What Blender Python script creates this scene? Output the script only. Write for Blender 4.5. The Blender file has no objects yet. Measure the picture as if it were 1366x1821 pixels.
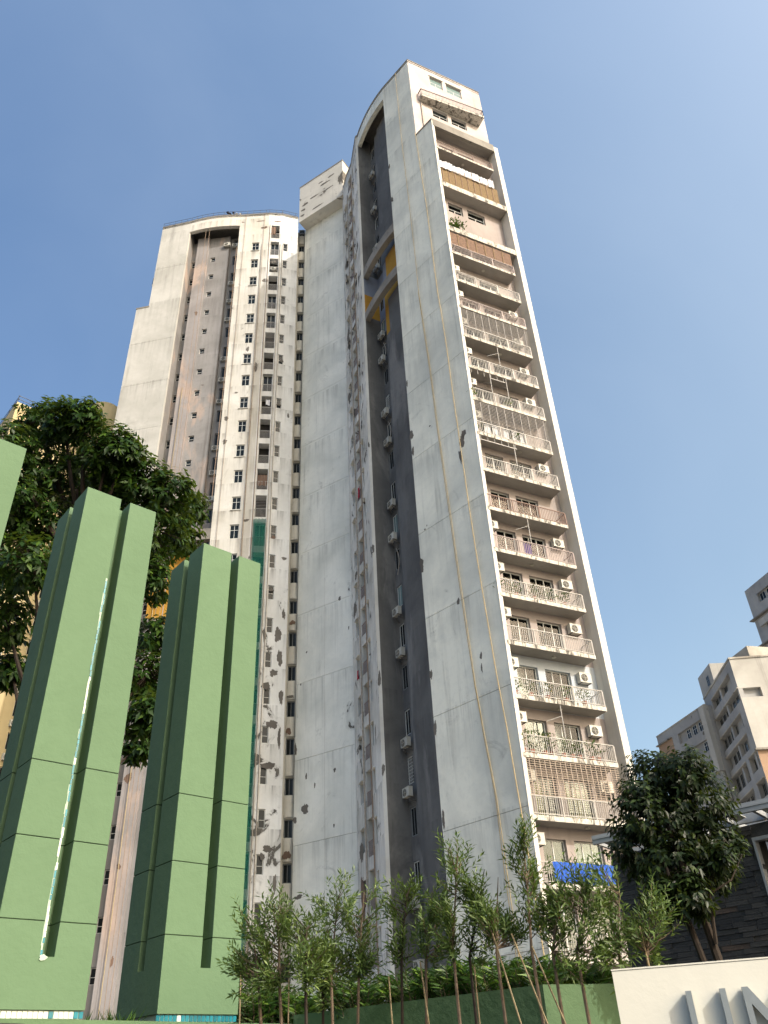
import bpy, math, random
import numpy as np
from mathutils import Vector, Matrix

rnd = random.Random(7)
SC = bpy.context.scene
COL = SC.collection
rad = math.radians

# ------------------------------------------------------------------ camera
cam_d = bpy.data.cameras.new('camera')
cam = bpy.data.objects.new('camera', cam_d)
COL.objects.link(cam)
PITCH, ROLL = rad(35.15), rad(-3.045)
fw = Vector((0, math.cos(PITCH), math.sin(PITCH)))
up0 = Vector((0, -math.sin(PITCH), math.cos(PITCH)))
rt0 = Vector((1, 0, 0))
rt = math.cos(ROLL) * rt0 + math.sin(ROLL) * up0
up = -math.sin(ROLL) * rt0 + math.cos(ROLL) * up0
cam.matrix_world = Matrix(((rt.x, up.x, -fw.x, 0), (rt.y, up.y, -fw.y, 0), (rt.z, up.z, -fw.z, 1.6), (0, 0, 0, 1)))
cam_d.sensor_fit = 'VERTICAL'
cam_d.sensor_height = 36.0
cam_d.lens = 36.0 * 1450 / 1821
cam_d.clip_start = 0.1
cam_d.clip_end = 6000
SC.camera = cam

# ------------------------------------------------------------------ sky and sun
SUN_EL, SUN_AZ = rad(35.7), rad(134.3)          # azimuth clockwise from +Y (the view direction)
world = bpy.data.worlds.new('World')
SC.world = world
world.use_nodes = True
wn = world.node_tree
wn.nodes.clear()
sky = wn.nodes.new('ShaderNodeTexSky')
sky.sky_type = 'NISHITA'
sky.sun_disc = False
sky.sun_elevation = SUN_EL
sky.sun_rotation = SUN_AZ
sky.altitude = 0
sky.air_density = 1.0
sky.dust_density = 4.0
sky.ozone_density = 2.0
bg = wn.nodes.new('ShaderNodeBackground')
bg.inputs['Strength'].default_value = 0.123
wo = wn.nodes.new('ShaderNodeOutputWorld')
# hazy city air: the sky pales smoothly towards the sun's side (+X) in all directions
wtc = wn.nodes.new('ShaderNodeTexCoord')
wsp = wn.nodes.new('ShaderNodeSeparateXYZ')
wcm = wn.nodes.new('ShaderNodeCombineColor')
wmx = wn.nodes.new('ShaderNodeMix')
wmx.data_type = 'RGBA'
wmx.blend_type = 'MULTIPLY'
wmx.inputs[0].default_value = 1.0
wn.links.new(wtc.outputs['Generated'], wsp.inputs[0])
for i, (t_, a_) in enumerate(((0.99, 0.72), (1.03, 0.50), (0.965, 0.23))):
    m1 = wn.nodes.new('ShaderNodeMath'); m1.operation = 'MULTIPLY_ADD'
    m1.inputs[1].default_value = a_; wn.links.new(wsp.outputs[0], m1.inputs[0])
    m0 = wn.nodes.new('ShaderNodeMath'); m0.operation = 'MULTIPLY'
    m0.inputs[1].default_value = 0.495; wn.links.new(wsp.outputs[2], m0.inputs[0]); wn.links.new(m0.outputs[0], m1.inputs[2])
    m2 = wn.nodes.new('ShaderNodeMath'); m2.operation = 'EXPONENT'; wn.links.new(m1.outputs[0], m2.inputs[0])
    m3 = wn.nodes.new('ShaderNodeMath'); m3.operation = 'MULTIPLY'; m3.inputs[1].default_value = t_; wn.links.new(m2.outputs[0], m3.inputs[0])
    wn.links.new(m3.outputs[0], wcm.inputs[i])
wn.links.new(sky.outputs[0], wmx.inputs[6])
wn.links.new(wcm.outputs[0], wmx.inputs[7])
wnz = wn.nodes.new('ShaderNodeTexNoise')               # very thin uneven high haze
wnz.inputs['Scale'].default_value = 2.2
wnz.inputs['Detail'].default_value = 5
wnz.inputs['Roughness'].default_value = 0.5
wnz.inputs['Distortion'].default_value = 0.7
wn.links.new(wtc.outputs['Generated'], wnz.inputs['Vector'])
wmr = wn.nodes.new('ShaderNodeMapRange')
wmr.inputs['From Min'].default_value = 0.45
wmr.inputs['From Max'].default_value = 0.75
wmr.inputs['To Max'].default_value = 0.09
wn.links.new(wnz.outputs['Fac'], wmr.inputs['Value'])
whz = wn.nodes.new('ShaderNodeMix')
whz.data_type = 'RGBA'
whz.inputs[7].default_value = (3.6, 4.2, 5.0, 1)
wn.links.new(wmr.outputs[0], whz.inputs[0])
wn.links.new(wmx.outputs[2], whz.inputs[6])
wn.links.new(whz.outputs[2], bg.inputs[0])
wn.links.new(bg.outputs[0], wo.inputs[0])
sd = bpy.data.lights.new('sun', 'SUN')
sd.energy = 2.0
sd.angle = rad(0.55)
sd.color = (1.0, 0.965, 0.91)
sun = bpy.data.objects.new('sun', sd)
COL.objects.link(sun)
sdir = Vector((math.sin(SUN_AZ) * math.cos(SUN_EL), math.cos(SUN_AZ) * math.cos(SUN_EL), math.sin(SUN_EL)))
sun.rotation_euler = sdir.to_track_quat('Z', 'Y').to_euler()
sun.location = sdir * 50
SC.view_settings.view_transform = 'Standard'
SC.view_settings.look = 'None'
SC.view_settings.exposure = 0.78
SC.view_settings.gamma = 1.0
SC.view_settings.use_curve_mapping = False

# ------------------------------------------------------------------ material helpers
def lin(h):
    h = h.lstrip('#')
    out = []
    for i in (0, 2, 4):
        v = int(h[i:i + 2], 16) / 255
        out.append(v / 12.92 if v <= 0.04045 else ((v + 0.055) / 1.055) ** 2.4)
    return (*out, 1.0)

class NT:
    def __init__(s, name):
        s.m = bpy.data.materials.new(name)
        s.m.use_nodes = True
        s.t = s.m.node_tree
        s.t.nodes.clear()
        s.out = s.n('ShaderNodeOutputMaterial')
        s.b = s.n('ShaderNodeBsdfPrincipled')
        s.l(s.b.outputs[0], s.out.inputs[0])
        s.tc = s.n('ShaderNodeTexCoord')
    def n(s, t, **k):
        x = s.t.nodes.new(t)
        for a, v in k.items():
            setattr(x, a, v)
        return x
    def l(s, a, b):
        s.t.links.new(a, b)
    def set(s, k, v):
        s.b.inputs[k].default_value = v
    def coords(s, scale=(1, 1, 1), loc=(0, 0, 0), src='Object'):
        mp = s.n('ShaderNodeMapping')
        mp.inputs['Scale'].default_value = scale
        mp.inputs['Location'].default_value = loc
        s.l(s.tc.outputs[src], mp.inputs[0])
        return mp.outputs[0]
    def noise(s, co, scale, detail=5, rough=0.55, dist=0.0):
        x = s.n('ShaderNodeTexNoise')
        x.inputs['Scale'].default_value = scale
        x.inputs['Detail'].default_value = detail
        x.inputs['Roughness'].default_value = rough
        x.inputs['Distortion'].default_value = dist
        s.l(co, x.inputs['Vector'])
        return x.outputs['Fac']
    def ramp(s, f, a, b, va=0.0, vb=1.0):
        x = s.n('ShaderNodeMapRange')
        x.inputs['From Min'].default_value = a
        x.inputs['From Max'].default_value = b
        x.inputs['To Min'].default_value = va
        x.inputs['To Max'].default_value = vb
        s.l(f, x.inputs['Value'])
        return x.outputs[0]
    def math(s, op, a, b):
        x = s.n('ShaderNodeMath', operation=op)
        for i, v in enumerate((a, b)):
            if isinstance(v, (int, float)):
                x.inputs[i].default_value = v
            else:
                s.l(v, x.inputs[i])
        return x.outputs[0]
    def mix(s, f, a, b, blend='MIX'):
        x = s.n('ShaderNodeMix', data_type='RGBA', blend_type=blend)
        for i, v in ((0, f), (6, a), (7, b)):
            if isinstance(v, (int, float)):
                x.inputs[i].default_value = v
            elif isinstance(v, tuple):
                x.inputs[i].default_value = v
            else:
                s.l(v, x.inputs[i])
        return x.outputs[2]
    def bump(s, h, strength=0.3, dist=0.02):
        x = s.n('ShaderNodeBump')
        x.inputs['Strength'].default_value = strength
        x.inputs['Distance'].default_value = dist
        s.l(h, x.inputs['Height'])
        s.l(x.outputs[0], s.b.inputs['Normal'])

def plaster(name, base, dark=None, stain='#4d4a45', streak=0.35, peel=0.0, peel_col='#6b655d', second=None, second_amt=0.5, rough=0.88, grime=0.25, peel_scale=0.4, peel_z=None, bump=0.25, runs=None):
    t = NT(name)
    base = lin(base)
    dark = lin(dark) if dark else tuple(c * 0.8 for c in base[:3]) + (1,)
    co = t.coords()
    blot = t.noise(co, 0.22, 6, 0.6, 0.4)
    c = t.mix(t.ramp(blot, 0.38, 0.66), base, dark)
    if second:
        s2 = t.noise(t.coords((1, 1, 0.33), (7.3, 2.1, 4.4)), 0.28, 7, 0.62, 0.6)
        c = t.mix(t.ramp(s2, second_amt - 0.03, second_amt + 0.05), c, lin(second))
    fine = t.noise(co, 3.2, 6, 0.65)
    c = t.mix(t.ramp(fine, 0.5, 0.75, 0.0, 0.35), c, dark)
    # rain streaks: long thin vertical marks broken up by a slow noise
    st = t.noise(t.coords((1.0, 1.0, 0.035), (3.1, 1.7, 0.0)), 1.7, 7, 0.7)
    br = t.noise(t.coords((1, 1, 0.6), (11, 5, 2)), 0.35, 4, 0.6)
    stf = t.math('MULTIPLY', t.ramp(st, 0.53, 0.72), t.ramp(br, 0.42, 0.62))
    c = t.mix(t.math('MULTIPLY', stf, streak), c, lin(stain))
    if grime:
        g = t.noise(t.coords((1, 1, 1), (21, 3, 9)), 0.55, 9, 0.72, 0.8)
        c = t.mix(t.ramp(g, 0.60, 0.78, 0.0, grime), c, lin(stain))
    if runs:                                           # dirty water marks running down from each sill or joint
        phase, pitch, amt = runs
        g2 = t.n('ShaderNodeNewGeometry')
        s2_ = t.n('ShaderNodeSeparateXYZ')
        t.l(g2.outputs['Position'], s2_.inputs[0])
        fz = t.math('FRACT', t.math('DIVIDE', t.math('SUBTRACT', s2_.outputs[2], phase), pitch), 0.0)
        fz = t.math('POWER', fz, 2.5)
        rn = t.noise(t.coords((1.0, 1.0, 0.05), (6.1, 4.7, 0.3)), 3.1, 6, 0.65)
        c = t.mix(t.math('MULTIPLY', t.math('MULTIPLY', t.ramp(rn, 0.46, 0.68), fz), amt), c, lin(stain))
    h = fine
    if peel:
        p = t.noise(t.coords((1, 1, 0.8), (2.5, 8.2, 1.9)), peel_scale, 10, 0.62, 0.9)
        if peel_z:                                     # old paint has come off more on some storeys
            geo = t.n('ShaderNodeNewGeometry')
            sp = t.n('ShaderNodeSeparateXYZ')
            t.l(geo.outputs['Position'], sp.inputs[0])
            zz = t.ramp(sp.outputs[2], peel_z[0], peel_z[1], peel_z[2], peel_z[3])
            p = t.math('ADD', p, zz)
        th = 0.5 + 0.26 * (1 - peel)
        pm = t.ramp(p, th, th + 0.012)
        pc = t.mix(t.ramp(t.noise(co, 5.0, 6, 0.7), 0.35, 0.7), lin(peel_col), tuple(v * 0.55 for v in lin(peel_col)[:3]) + (1,))
        halo = t.ramp(p, th - 0.05, th, 0, 0.25)
        c = t.mix(halo, c, lin(stain))
        c = t.mix(pm, c, pc)
        h = t.math('SUBTRACT', fine, t.math('MULTIPLY', pm, 1.5))
    t.l(c, t.b.inputs['Base Color'])
    t.set('Roughness', rough)
    t.set('Specular IOR Level', 0.25)
    if bump:
        t.bump(h, bump, 0.03)
    return t.m

def simple(name, col, rough=0.6, metal=0.0, var=0.15, scale=4.0, spec=0.4, bump=0.0, rnd_obj=0.0):
    t = NT(name)
    b = lin(col)
    n = t.noise(t.coords(), scale, 6, 0.65)
    c = t.mix(t.ramp(n, 0.35, 0.7, 0, 1), b, tuple(v * (1 - var * 2) for v in b[:3]) + (1,))
    if rnd_obj:
        oi = t.n('ShaderNodeObjectInfo')
        c = t.mix(t.ramp(oi.outputs['Random'], 0, 1, 0, rnd_obj), c, tuple(v * 0.35 for v in b[:3]) + (1,))
    t.l(c, t.b.inputs['Base Color'])
    t.set('Roughness', rough)
    t.set('Metallic', metal)
    t.set('Specular IOR Level', spec)
    if bump:
        t.bump(n, bump, 0.01)
    return t.m

def leafmat(name, c1, c2, c3=None, trans=0.3, rough=0.45, spec=0.35):
    t = NT(name)
    geo = t.n('ShaderNodeNewGeometry')
    r = geo.outputs['Random Per Island']
    c = t.mix(r, lin(c1), lin(c2))
    if c3:
        c = t.mix(t.ramp(r, 0.78, 0.95), c, lin(c3))
    big = t.noise(t.coords(), 1.3, 3)
    c = t.mix(t.ramp(big, 0.4, 0.65, 0, 0.5), c, lin(c1))
    t.l(c, t.b.inputs['Base Color'])
    t.set('Roughness', rough)
    t.set('Specular IOR Level', spec)
    tr = t.n('ShaderNodeBsdfTranslucent')
    t.l(t.mix(0.5, c, (0.16, 0.22, 0.02, 1)), tr.inputs[0])
    mx = t.n('ShaderNodeMixShader')
    mx.inputs[0].default_value = trans
    t.l(t.b.outputs[0], mx.inputs[1])
    t.l(tr.outputs[0], mx.inputs[2])
    t.l(mx.outputs[0], t.out.inputs[0])
    return t.m

def glassmat(name, col, rough=0.06, var=0.6):
    t = NT(name)
    oi = t.n('ShaderNodeObjectInfo')
    b = lin(col)
    c = t.mix(oi.outputs['Random'], b, tuple(v * (1 - var) for v in b[:3]) + (1,))
    t.l(c, t.b.inputs['Base Color'])
    t.set('Roughness', rough)
    t.set('Specular IOR Level', 0.18)
    return t.m

def clearglass(name):
    t = NT(name)
    tr = t.n('ShaderNodeBsdfTransparent')
    tr.inputs[0].default_value = (0.72, 0.78, 0.78, 1)
    gl = t.n('ShaderNodeBsdfGlossy')
    gl.inputs['Roughness'].default_value = 0.03
    mx = t.n('ShaderNodeMixShader')
    fr = t.n('ShaderNodeFresnel')
    fr.inputs[0].default_value = 1.5
    t.l(fr.outputs[0], mx.inputs[0])
    t.l(tr.outputs[0], mx.inputs[1])
    t.l(gl.outputs[0], mx.inputs[2])
    t.l(mx.outputs[0], t.out.inputs[0])
    return t.m

M = {}
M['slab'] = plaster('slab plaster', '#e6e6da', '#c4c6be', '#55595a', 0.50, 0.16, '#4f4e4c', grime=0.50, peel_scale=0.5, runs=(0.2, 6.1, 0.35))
M['core'] = plaster('core plaster', '#e8e7de', '#cdcec6', '#4d4f4e', 0.46, 0.05, '#66625c', grime=0.6, peel_scale=0.3, runs=(3.65, 6.0, 0.35))
M['corebox'] = plaster('penthouse box plaster', '#cfccc4', '#b9b6ae', '#55524d', 0.3, 0.48, '#6f6a63', grime=0.4, peel_scale=0.35)
M['whiteL'] = plaster('white wall with flaking paint', '#cccac4', '#b8b4aa', '#5f574d', 0.48, 0.28, '#6e6862', grime=0.42, peel_scale=0.45, runs=(1.45, 3.0, 0.7))
M['whiteLs'] = plaster('white wall badly flaked low down', '#e0e0dd', '#c9c8c3', '#55534f', 0.45, 0.34, '#6b6862', grime=0.5, peel_scale=0.55, peel_z=(14, 44, 0.10, -0.02), runs=(1.5, 3.0, 0.7))
M['whiteR'] = plaster('white wall with heavy flaking', '#dcdbd6', '#b8b7b1', '#4a4844', 0.6, 0.48, '#6b6862', grime=0.6, peel_scale=0.7, peel_z=(40, 70, 0.0, 0.05), runs=(1.6, 3.0, 0.8))
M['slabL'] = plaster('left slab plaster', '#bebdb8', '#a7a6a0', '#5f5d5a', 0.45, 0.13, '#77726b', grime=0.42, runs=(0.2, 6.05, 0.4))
M['grey'] = plaster('dark slate grey paint', '#6b6b6a', '#545454', '#2e3033', 0.4, 0.15, '#7c7a78', second='#7b7a78', second_amt=0.57, grime=0.35, runs=(1.4, 3.0, 0.3))
M['greyL'] = plaster('grey paint faded to pink', '#8f8d8c', '#787675', '#4f4c4a', 0.45, 0.15, '#6d6a66', second='#a3958c', second_amt=0.59, grime=0.35, runs=(1.7, 3.0, 0.35))
M['pinkL'] = plaster('pink plaster showing through grey', '#989494', '#84807f', '#544e4b', 0.6, 0.16, '#75695f', second='#ab9a90', second_amt=0.55, grime=0.45)
M['yellow'] = plaster('ochre paint', '#a98236', '#946d28', '#4d3d22', 0.3, 0.14, '#6b6458', grime=0.3)
M['bluegrey'] = plaster('pale blue grey paint', '#7f8796', '#6c7484', '#3a3d44', 0.25, 0.14, '#b98a35', grime=0.2)
M['pink'] = plaster('pale pink wall', '#a29894', '#908884', '#454241', 0.45, 0.0, grime=0.34)
M['pinkgrey'] = plaster('penthouse pale wall', '#c2bab6', '#aea39f', '#645f5c', 0.42, 0.13, '#8f877f', grime=0.35)
M['slabedge'] = plaster('stained balcony concrete', '#b5b1a8', '#847f75', '#211f1c', 0.95, 0.38, '#3a3631', grime=0.95, peel_scale=1.6, runs=(-0.02, 0.31, 0.7))
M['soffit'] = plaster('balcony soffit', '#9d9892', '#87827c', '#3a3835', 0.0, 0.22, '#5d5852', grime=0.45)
M['fin'] = plaster('white fin plaster', '#cfcdc5', '#bcb8ae', '#55504a', 0.32, 0.14, '#77706a', grime=0.33)
M['concrete'] = plaster('mossy concrete', '#8f8b84', '#6d6963', '#26241f', 0.6, 0.34, '#3c3a36', grime=0.7, peel_scale=1.2)
M['patch'] = plaster('bare render', '#6f6a64', '#57534e', '#33302d', 0.2, 0.0, grime=0.4, bump=0.6)
M['brick'] = plaster('bare brick red render', '#7c6557', '#5f5148', '#33302d', 0.2, 0.0, grime=0.4, bump=0.6)
M['cavity'] = simple('dark room', '#2a2724', 0.9)
M['room'] = simple('room wall', '#5a544c', 0.9)
M['frame'] = simple('white window frame', '#cfcfca', 0.45)
M['framegrey'] = simple('grey window frame', '#8c8f90', 0.45, rnd_obj=0.4)
M['pane'] = glassmat('window glass', '#20272b', 0.1)
M['paneteal'] = glassmat('pale green window glass', '#7d9392', 0.1, 0.4)
M['clear'] = clearglass('door glass')
M['curtain'] = simple('beige curtain', '#c4bfb2', 0.9, var=0.12, rnd_obj=0.5)
M['curtainy'] = simple('yellow curtain', '#c4ac62', 0.9, var=0.1)
M['railw'] = simple('grey white painted railing', '#a3a09b', 0.5)
M['railb'] = simple('rusty railing', '#775e52', 0.6)
M['railp'] = simple('pinkish railing', '#938480', 0.5)
M['raild'] = simple('grey iron grille', '#8f8b88', 0.5)
M['grillw'] = simple('pale brown security bars', '#a39486', 0.5)
M['ac'] = simple('air conditioner casing', '#c9c7bd', 0.5, var=0.1, rnd_obj=0.35)
M['acdark'] = simple('air conditioner grille', '#3b3a38', 0.6)
M['bracket'] = simple('steel bracket', '#6f6d6a', 0.6)
M['bamboo_blind'] = simple('brown cane blind', '#87704c', 0.8, var=0.2, scale=10)
M['woodlattice'] = simple('brown wooden slats', '#8f7462', 0.8, var=0.2, scale=8)
M['terracotta'] = simple('terracotta pot', '#8f4f35', 0.8)
M['soil'] = simple('soil', '#3b2f25', 0.95, bump=0.5)
M['rope'] = simple('sun bleached yellow rope', '#b5a27c', 0.9)
M['ropeb'] = simple('brown hanging rope', '#978371', 0.9)
M['pipe'] = simple('stained drain pipe', '#b3a99c', 0.7, var=0.2)
M['net'] = None
M['green'] = plaster('pale green masonry paint', '#5d765a', '#536b50', '#384a32', 0.25, 0.0, grime=0.28, rough=0.8, bump=0.5)
M['greenwall'] = plaster('rough green planter paint', '#5c7556', '#50674a', '#33452f', 0.15, 0.0, grime=0.25, rough=0.85, bump=0.9)
M['groove'] = simple('joint shadow gap', '#2d3a2c', 0.9)
M['tealtile'] = simple('teal glazed tile', '#1f7f8f', 0.25, var=0.15, rnd_obj=0.5, spec=0.6)
M['whitetile'] = simple('white mortar tile', '#d6ddd3', 0.6, var=0.1, rnd_obj=0.2)
M['mortar'] = simple('pale tile mortar', '#a9bba8', 0.9)
M['white'] = plaster('cream sign render', '#d3d1c6', '#c7c5ba', '#7f7b70', 0.14, 0.0, grime=0.12, rough=0.75, bump=0.15)
M['letter'] = simple('brushed grey metal letters', '#8d9497', 0.38, metal=0.35, var=0.05, scale=30)
M['letterside'] = M['letter']
M['steel'] = simple('painted steel pergola', '#a3a5a6', 0.4, metal=0.2, var=0.08)
M['slate'] = None
M['blackmetal'] = simple('black lamp housing', '#232426', 0.5)
M['bark'] = simple('grey brown bark', '#6d5d4d', 0.9, var=0.25, scale=9, bump=0.5)
M['barkdark'] = simple('dark bark', '#332a22', 0.9, var=0.25, scale=7, bump=0.5)
M['cane'] = simple('bamboo stake', '#8f7f60', 0.7, var=0.3, scale=8)
M['leafbig'] = leafmat('broad tree leaves', '#1c3312', '#2f4a18', '#4b661f', 0.30, spec=0.25)
M['leafsap'] = leafmat('sapling leaves', '#40552a', '#62793b', '#90a35f', 0.36, 0.45)
M['leafbush'] = leafmat('fern hedge leaves', '#1f3a12', '#3f6420', '#6a8a30', 0.3)
M['leafficus'] = leafmat('dark glossy leaves', '#131d0e', '#26361a', '#3f5026', 0.18, 0.4, 0.22)
M['leafpot'] = leafmat('pot plant leaves', '#2c4a1f', '#56752f', '#8b7a4a', 0.25)
M['cream'] = plaster('cream yellow plaster', '#c4b48c', '#b3a27c', '#6a5d48', 0.5, 0.14, '#7d7160', grime=0.36)
M['bgwhite'] = plaster('distant pale plaster', '#b3b1ac', '#9f9d98', '#4b4843', 0.55, 0.14, '#6a655d', grime=0.4)
M['bggrey'] = plaster('distant grey plaster', '#a3a3a2', '#8b8c8d', '#454340', 0.5, 0.18, '#5a5855', grime=0.45)
M['bgpeach'] = plaster('distant peach plaster', '#a48a74', '#927a66', '#5a4a3c', 0.3, 0.0, grime=0.3)
M['bggrim'] = plaster('blackened roof plaster', '#bcb7ac', '#8d8880', '#2b2926', 0.8, 0.42, '#353330', grime=0.8, peel_scale=0.9)
M['ground'] = plaster('pale city ground', '#9b978e', '#88847c', '#605c55', 0.0, 0.0, grime=0.3)
M['asphalt'] = plaster('asphalt', '#3c3c3d', '#333334', '#262626', 0.0, 0.0, grime=0.3)
M['roofing'] = simple('roof screed', '#8d8982', 0.9)
M['bluecloth'] = simple('blue tarpaulin', '#1d54b4', 0.7, var=0.15)
M['clothwhite'] = simple('white laundry', '#cfd0d4', 0.9, var=0.1)
M['clothred'] = simple('red cloth', '#a3273a', 0.9)
M['clothpurple'] = simple('purple cloth', '#5c4a86', 0.9)
M['clothdark'] = simple('dark cloth', '#24242e', 0.9)
M['wire'] = simple('wire', '#4d5560', 0.6)

def netmat():
    t = NT('green safety net')
    t.set('Base Color', (0.0, 0.12, 0.085, 1))
    t.set('Roughness', 0.8)
    tr = t.n('ShaderNodeBsdfTransparent')
    mx = t.n('ShaderNodeMixShader')
    mx.inputs[0].default_value = 0.28
    t.l(t.b.outputs[0], mx.inputs[1])
    t.l(tr.outputs[0], mx.inputs[2])
    t.l(mx.outputs[0], t.out.inputs[0])
    return t.m
M['net'] = netmat()

def edgemat():
    t = NT('black stained balcony edge')
    n1 = t.noise(t.coords((1, 1, 0.35)), 2.6, 8, 0.7, 0.5)
    n2 = t.noise(t.coords((1, 1, 0.12), (4, 9, 2)), 6.0, 6, 0.7)
    n3 = t.noise(t.coords((1, 1, 1), (1, 3, 7)), 9.0, 6, 0.7)
    c = t.mix(t.ramp(n3, 0.35, 0.7), lin('#c9c5bb'), lin('#a09a8f'))
    c = t.mix(t.ramp(n1, 0.50, 0.60, 0, 0.85), c, lin('#2b2824'))
    c = t.mix(t.ramp(n2, 0.55, 0.66, 0, 0.8), c, lin('#34302b'))
    t.l(c, t.b.inputs['Base Color'])
    t.set('Roughness', 0.9)
    t.bump(n1, 0.4, 0.03)
    return t.m
M['slabedge'] = edgemat()

def slatemat():
    t = NT('dark slate')
    oi = t.n('ShaderNodeObjectInfo')
    r = oi.outputs['Random']
    c = t.mix(r, lin('#2a2a2b'), lin('#4a4845'))
    c = t.mix(t.ramp(r, 0.93, 0.97), c, lin('#5d4a3c'))
    n = t.noise(t.coords((3, 3, 14)), 5, 6, 0.7)
    c = t.mix(t.ramp(n, 0.4, 0.7, 0, 0.6), c, lin('#1d1d1e'))
    t.l(c, t.b.inputs['Base Color'])
    t.set('Roughness', 0.62)
    t.bump(n, 0.7, 0.02)
    return t.m
M['slate'] = slatemat()

# ------------------------------------------------------------------ geometry helpers
def tag(o, label=None, cat=None, group=None, kind=None):
    if label: o['label'] = label
    if cat: o['category'] = cat
    if group: o['group'] = group
    if kind: o['kind'] = kind
    return o

def empty(name, loc, label, cat, group=None, rz=0.0):
    o = bpy.data.objects.new(name, None)
    COL.objects.link(o)
    o.location = loc
    o.rotation_euler = (0, 0, rz)
    o.empty_display_size = 0.3
    return tag(o, label, cat, group)

class MB:
    """collects boxes, prisms and tubes in any coordinates and builds ONE mesh"""
    def __init__(s):
        s.v, s.f, s.mi = [], [], []
    def quad(s, a, b, c, d, mi=0):
        i = len(s.v)
        s.v += [tuple(a), tuple(b), tuple(c), tuple(d)]
        s.f.append((i, i + 1, i + 2, i + 3)); s.mi.append(mi)
        return s
    def hexa(s, p, mi=0):
        """8 corner points: bottom 0-3 ccw, top 4-7"""
        i = len(s.v)
        s.v += [tuple(q) for q in p]
        for f in ((0, 3, 2, 1), (4, 5, 6, 7), (0, 1, 5, 4), (1, 2, 6, 5), (2, 3, 7, 6), (3, 0, 4, 7)):
            s.f.append(tuple(i + k for k in f)); s.mi.append(mi)
        return s
    def box(s, x0, x1, y0, y1, z0, z1, mi=0):
        return s.hexa([(x0, y0, z0), (x1, y0, z0), (x1, y1, z0), (x0, y1, z0), (x0, y0, z1), (x1, y0, z1), (x1, y1, z1), (x0, y1, z1)], mi)
    def bar(s, a, b, w, h=None, mi=0):
        a, b = Vector(a), Vector(b)
        h = h or w
        d = (b - a).normalized()
        ref = Vector((0, 0, 1)) if abs(d.z) < 0.95 else Vector((1, 0, 0))
        u = d.cross(ref).normalized() * (w / 2)
        v = u.cross(d).normalized() * (h / 2)
        return s.hexa([a - u - v, a + u - v, a + u + v, a - u + v, b - u - v, b + u - v, b + u + v, b - u + v], mi)
    def prism(s, poly, z0, z1, mi=0):
        n = len(poly); i = len(s.v)
        s.v += [(p[0], p[1], z0) for p in poly] + [(p[0], p[1], z1) for p in poly]
        s.f.append(tuple(i + k for k in range(n - 1, -1, -1))); s.mi.append(mi)
        s.f.append(tuple(i + n + k for k in range(n))); s.mi.append(mi)
        for k in range(n):
            k2 = (k + 1) % n
            s.f.append((i + k, i + k2, i + n + k2, i + n + k)); s.mi.append(mi)
        return s
    def tube(s, pts, rads, n=6, mi=0, cap=True):
        pts = [Vector(p) for p in pts]
        if isinstance(rads, (int, float)): rads = [rads] * len(pts)
        i0 = len(s.v)
        for k, p in enumerate(pts):
            d = (pts[min(k + 1, len(pts) - 1)] - pts[max(k - 1, 0)]).normalized()
            ref = Vector((0, 0, 1)) if abs(d.z) < 0.9 else Vector((1, 0, 0))
            u = d.cross(ref).normalized(); w = u.cross(d)
            for j in range(n):
                a = 2 * math.pi * j / n
                s.v.append(tuple(p + (u * math.cos(a) + w * math.sin(a)) * rads[k]))
        for k in range(len(pts) - 1):
            for j in range(n):
                j2 = (j + 1) % n
                s.f.append((i0 + k * n + j, i0 + k * n + j2, i0 + (k + 1) * n + j2, i0 + (k + 1) * n + j)); s.mi.append(mi)
        if cap:
            s.f.append(tuple(i0 + j for j in range(n))); s.mi.append(mi)
            e = i0 + (len(pts) - 1) * n
            s.f.append(tuple(e + j for j in range(n - 1, -1, -1))); s.mi.append(mi)
        return s
    def mesh(s, name, mats):
        me = bpy.data.meshes.new(name)
        me.from_pydata(s.v, [], s.f)
        for m in (mats if isinstance(mats, (list, tuple)) else [mats]):
            me.materials.append(m)
        if any(s.mi):
            me.polygons.foreach_set('material_index', s.mi)
        me.update()
        return me
    def build(s, name, mats, parent=None, off=None, smooth=False):
        """mesh given in world coordinates; stored relative to the parent's base"""
        if parent is not None and off is None:
            off = wpos(parent)
        if off is not None:
            s.v = [(a - off[0], b - off[1], c - off[2]) for a, b, c in s.v]
        me = s.mesh(name, mats)
        if smooth:
            me.polygons.foreach_set('use_smooth', [True] * len(me.polygons))
        o = bpy.data.objects.new(name, me)
        COL.objects.link(o)
        if parent is not None:
            o.parent = parent
        elif off is not None:
            o.location = off
        return o

def wpos(o):
    p = Vector((0, 0, 0))
    while o is not None:
        p = p + o.location
        o = o.parent
    return p

def put(name, me, parent, loc, rz=0.0):
    """a shared mesh as a part at a world location (parents of parts are never rotated)"""
    o = bpy.data.objects.new(name, me)
    COL.objects.link(o)
    o.parent = parent
    o.location = Vector(loc) - (wpos(parent) if parent else Vector((0, 0, 0)))
    o.rotation_euler = (0, 0, rz)
    return o

def sub(name, me, part, loc=(0, 0, 0)):
    o = bpy.data.objects.new(name, me)
    COL.objects.link(o)
    o.parent = part
    o.location = loc
    return o

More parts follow.
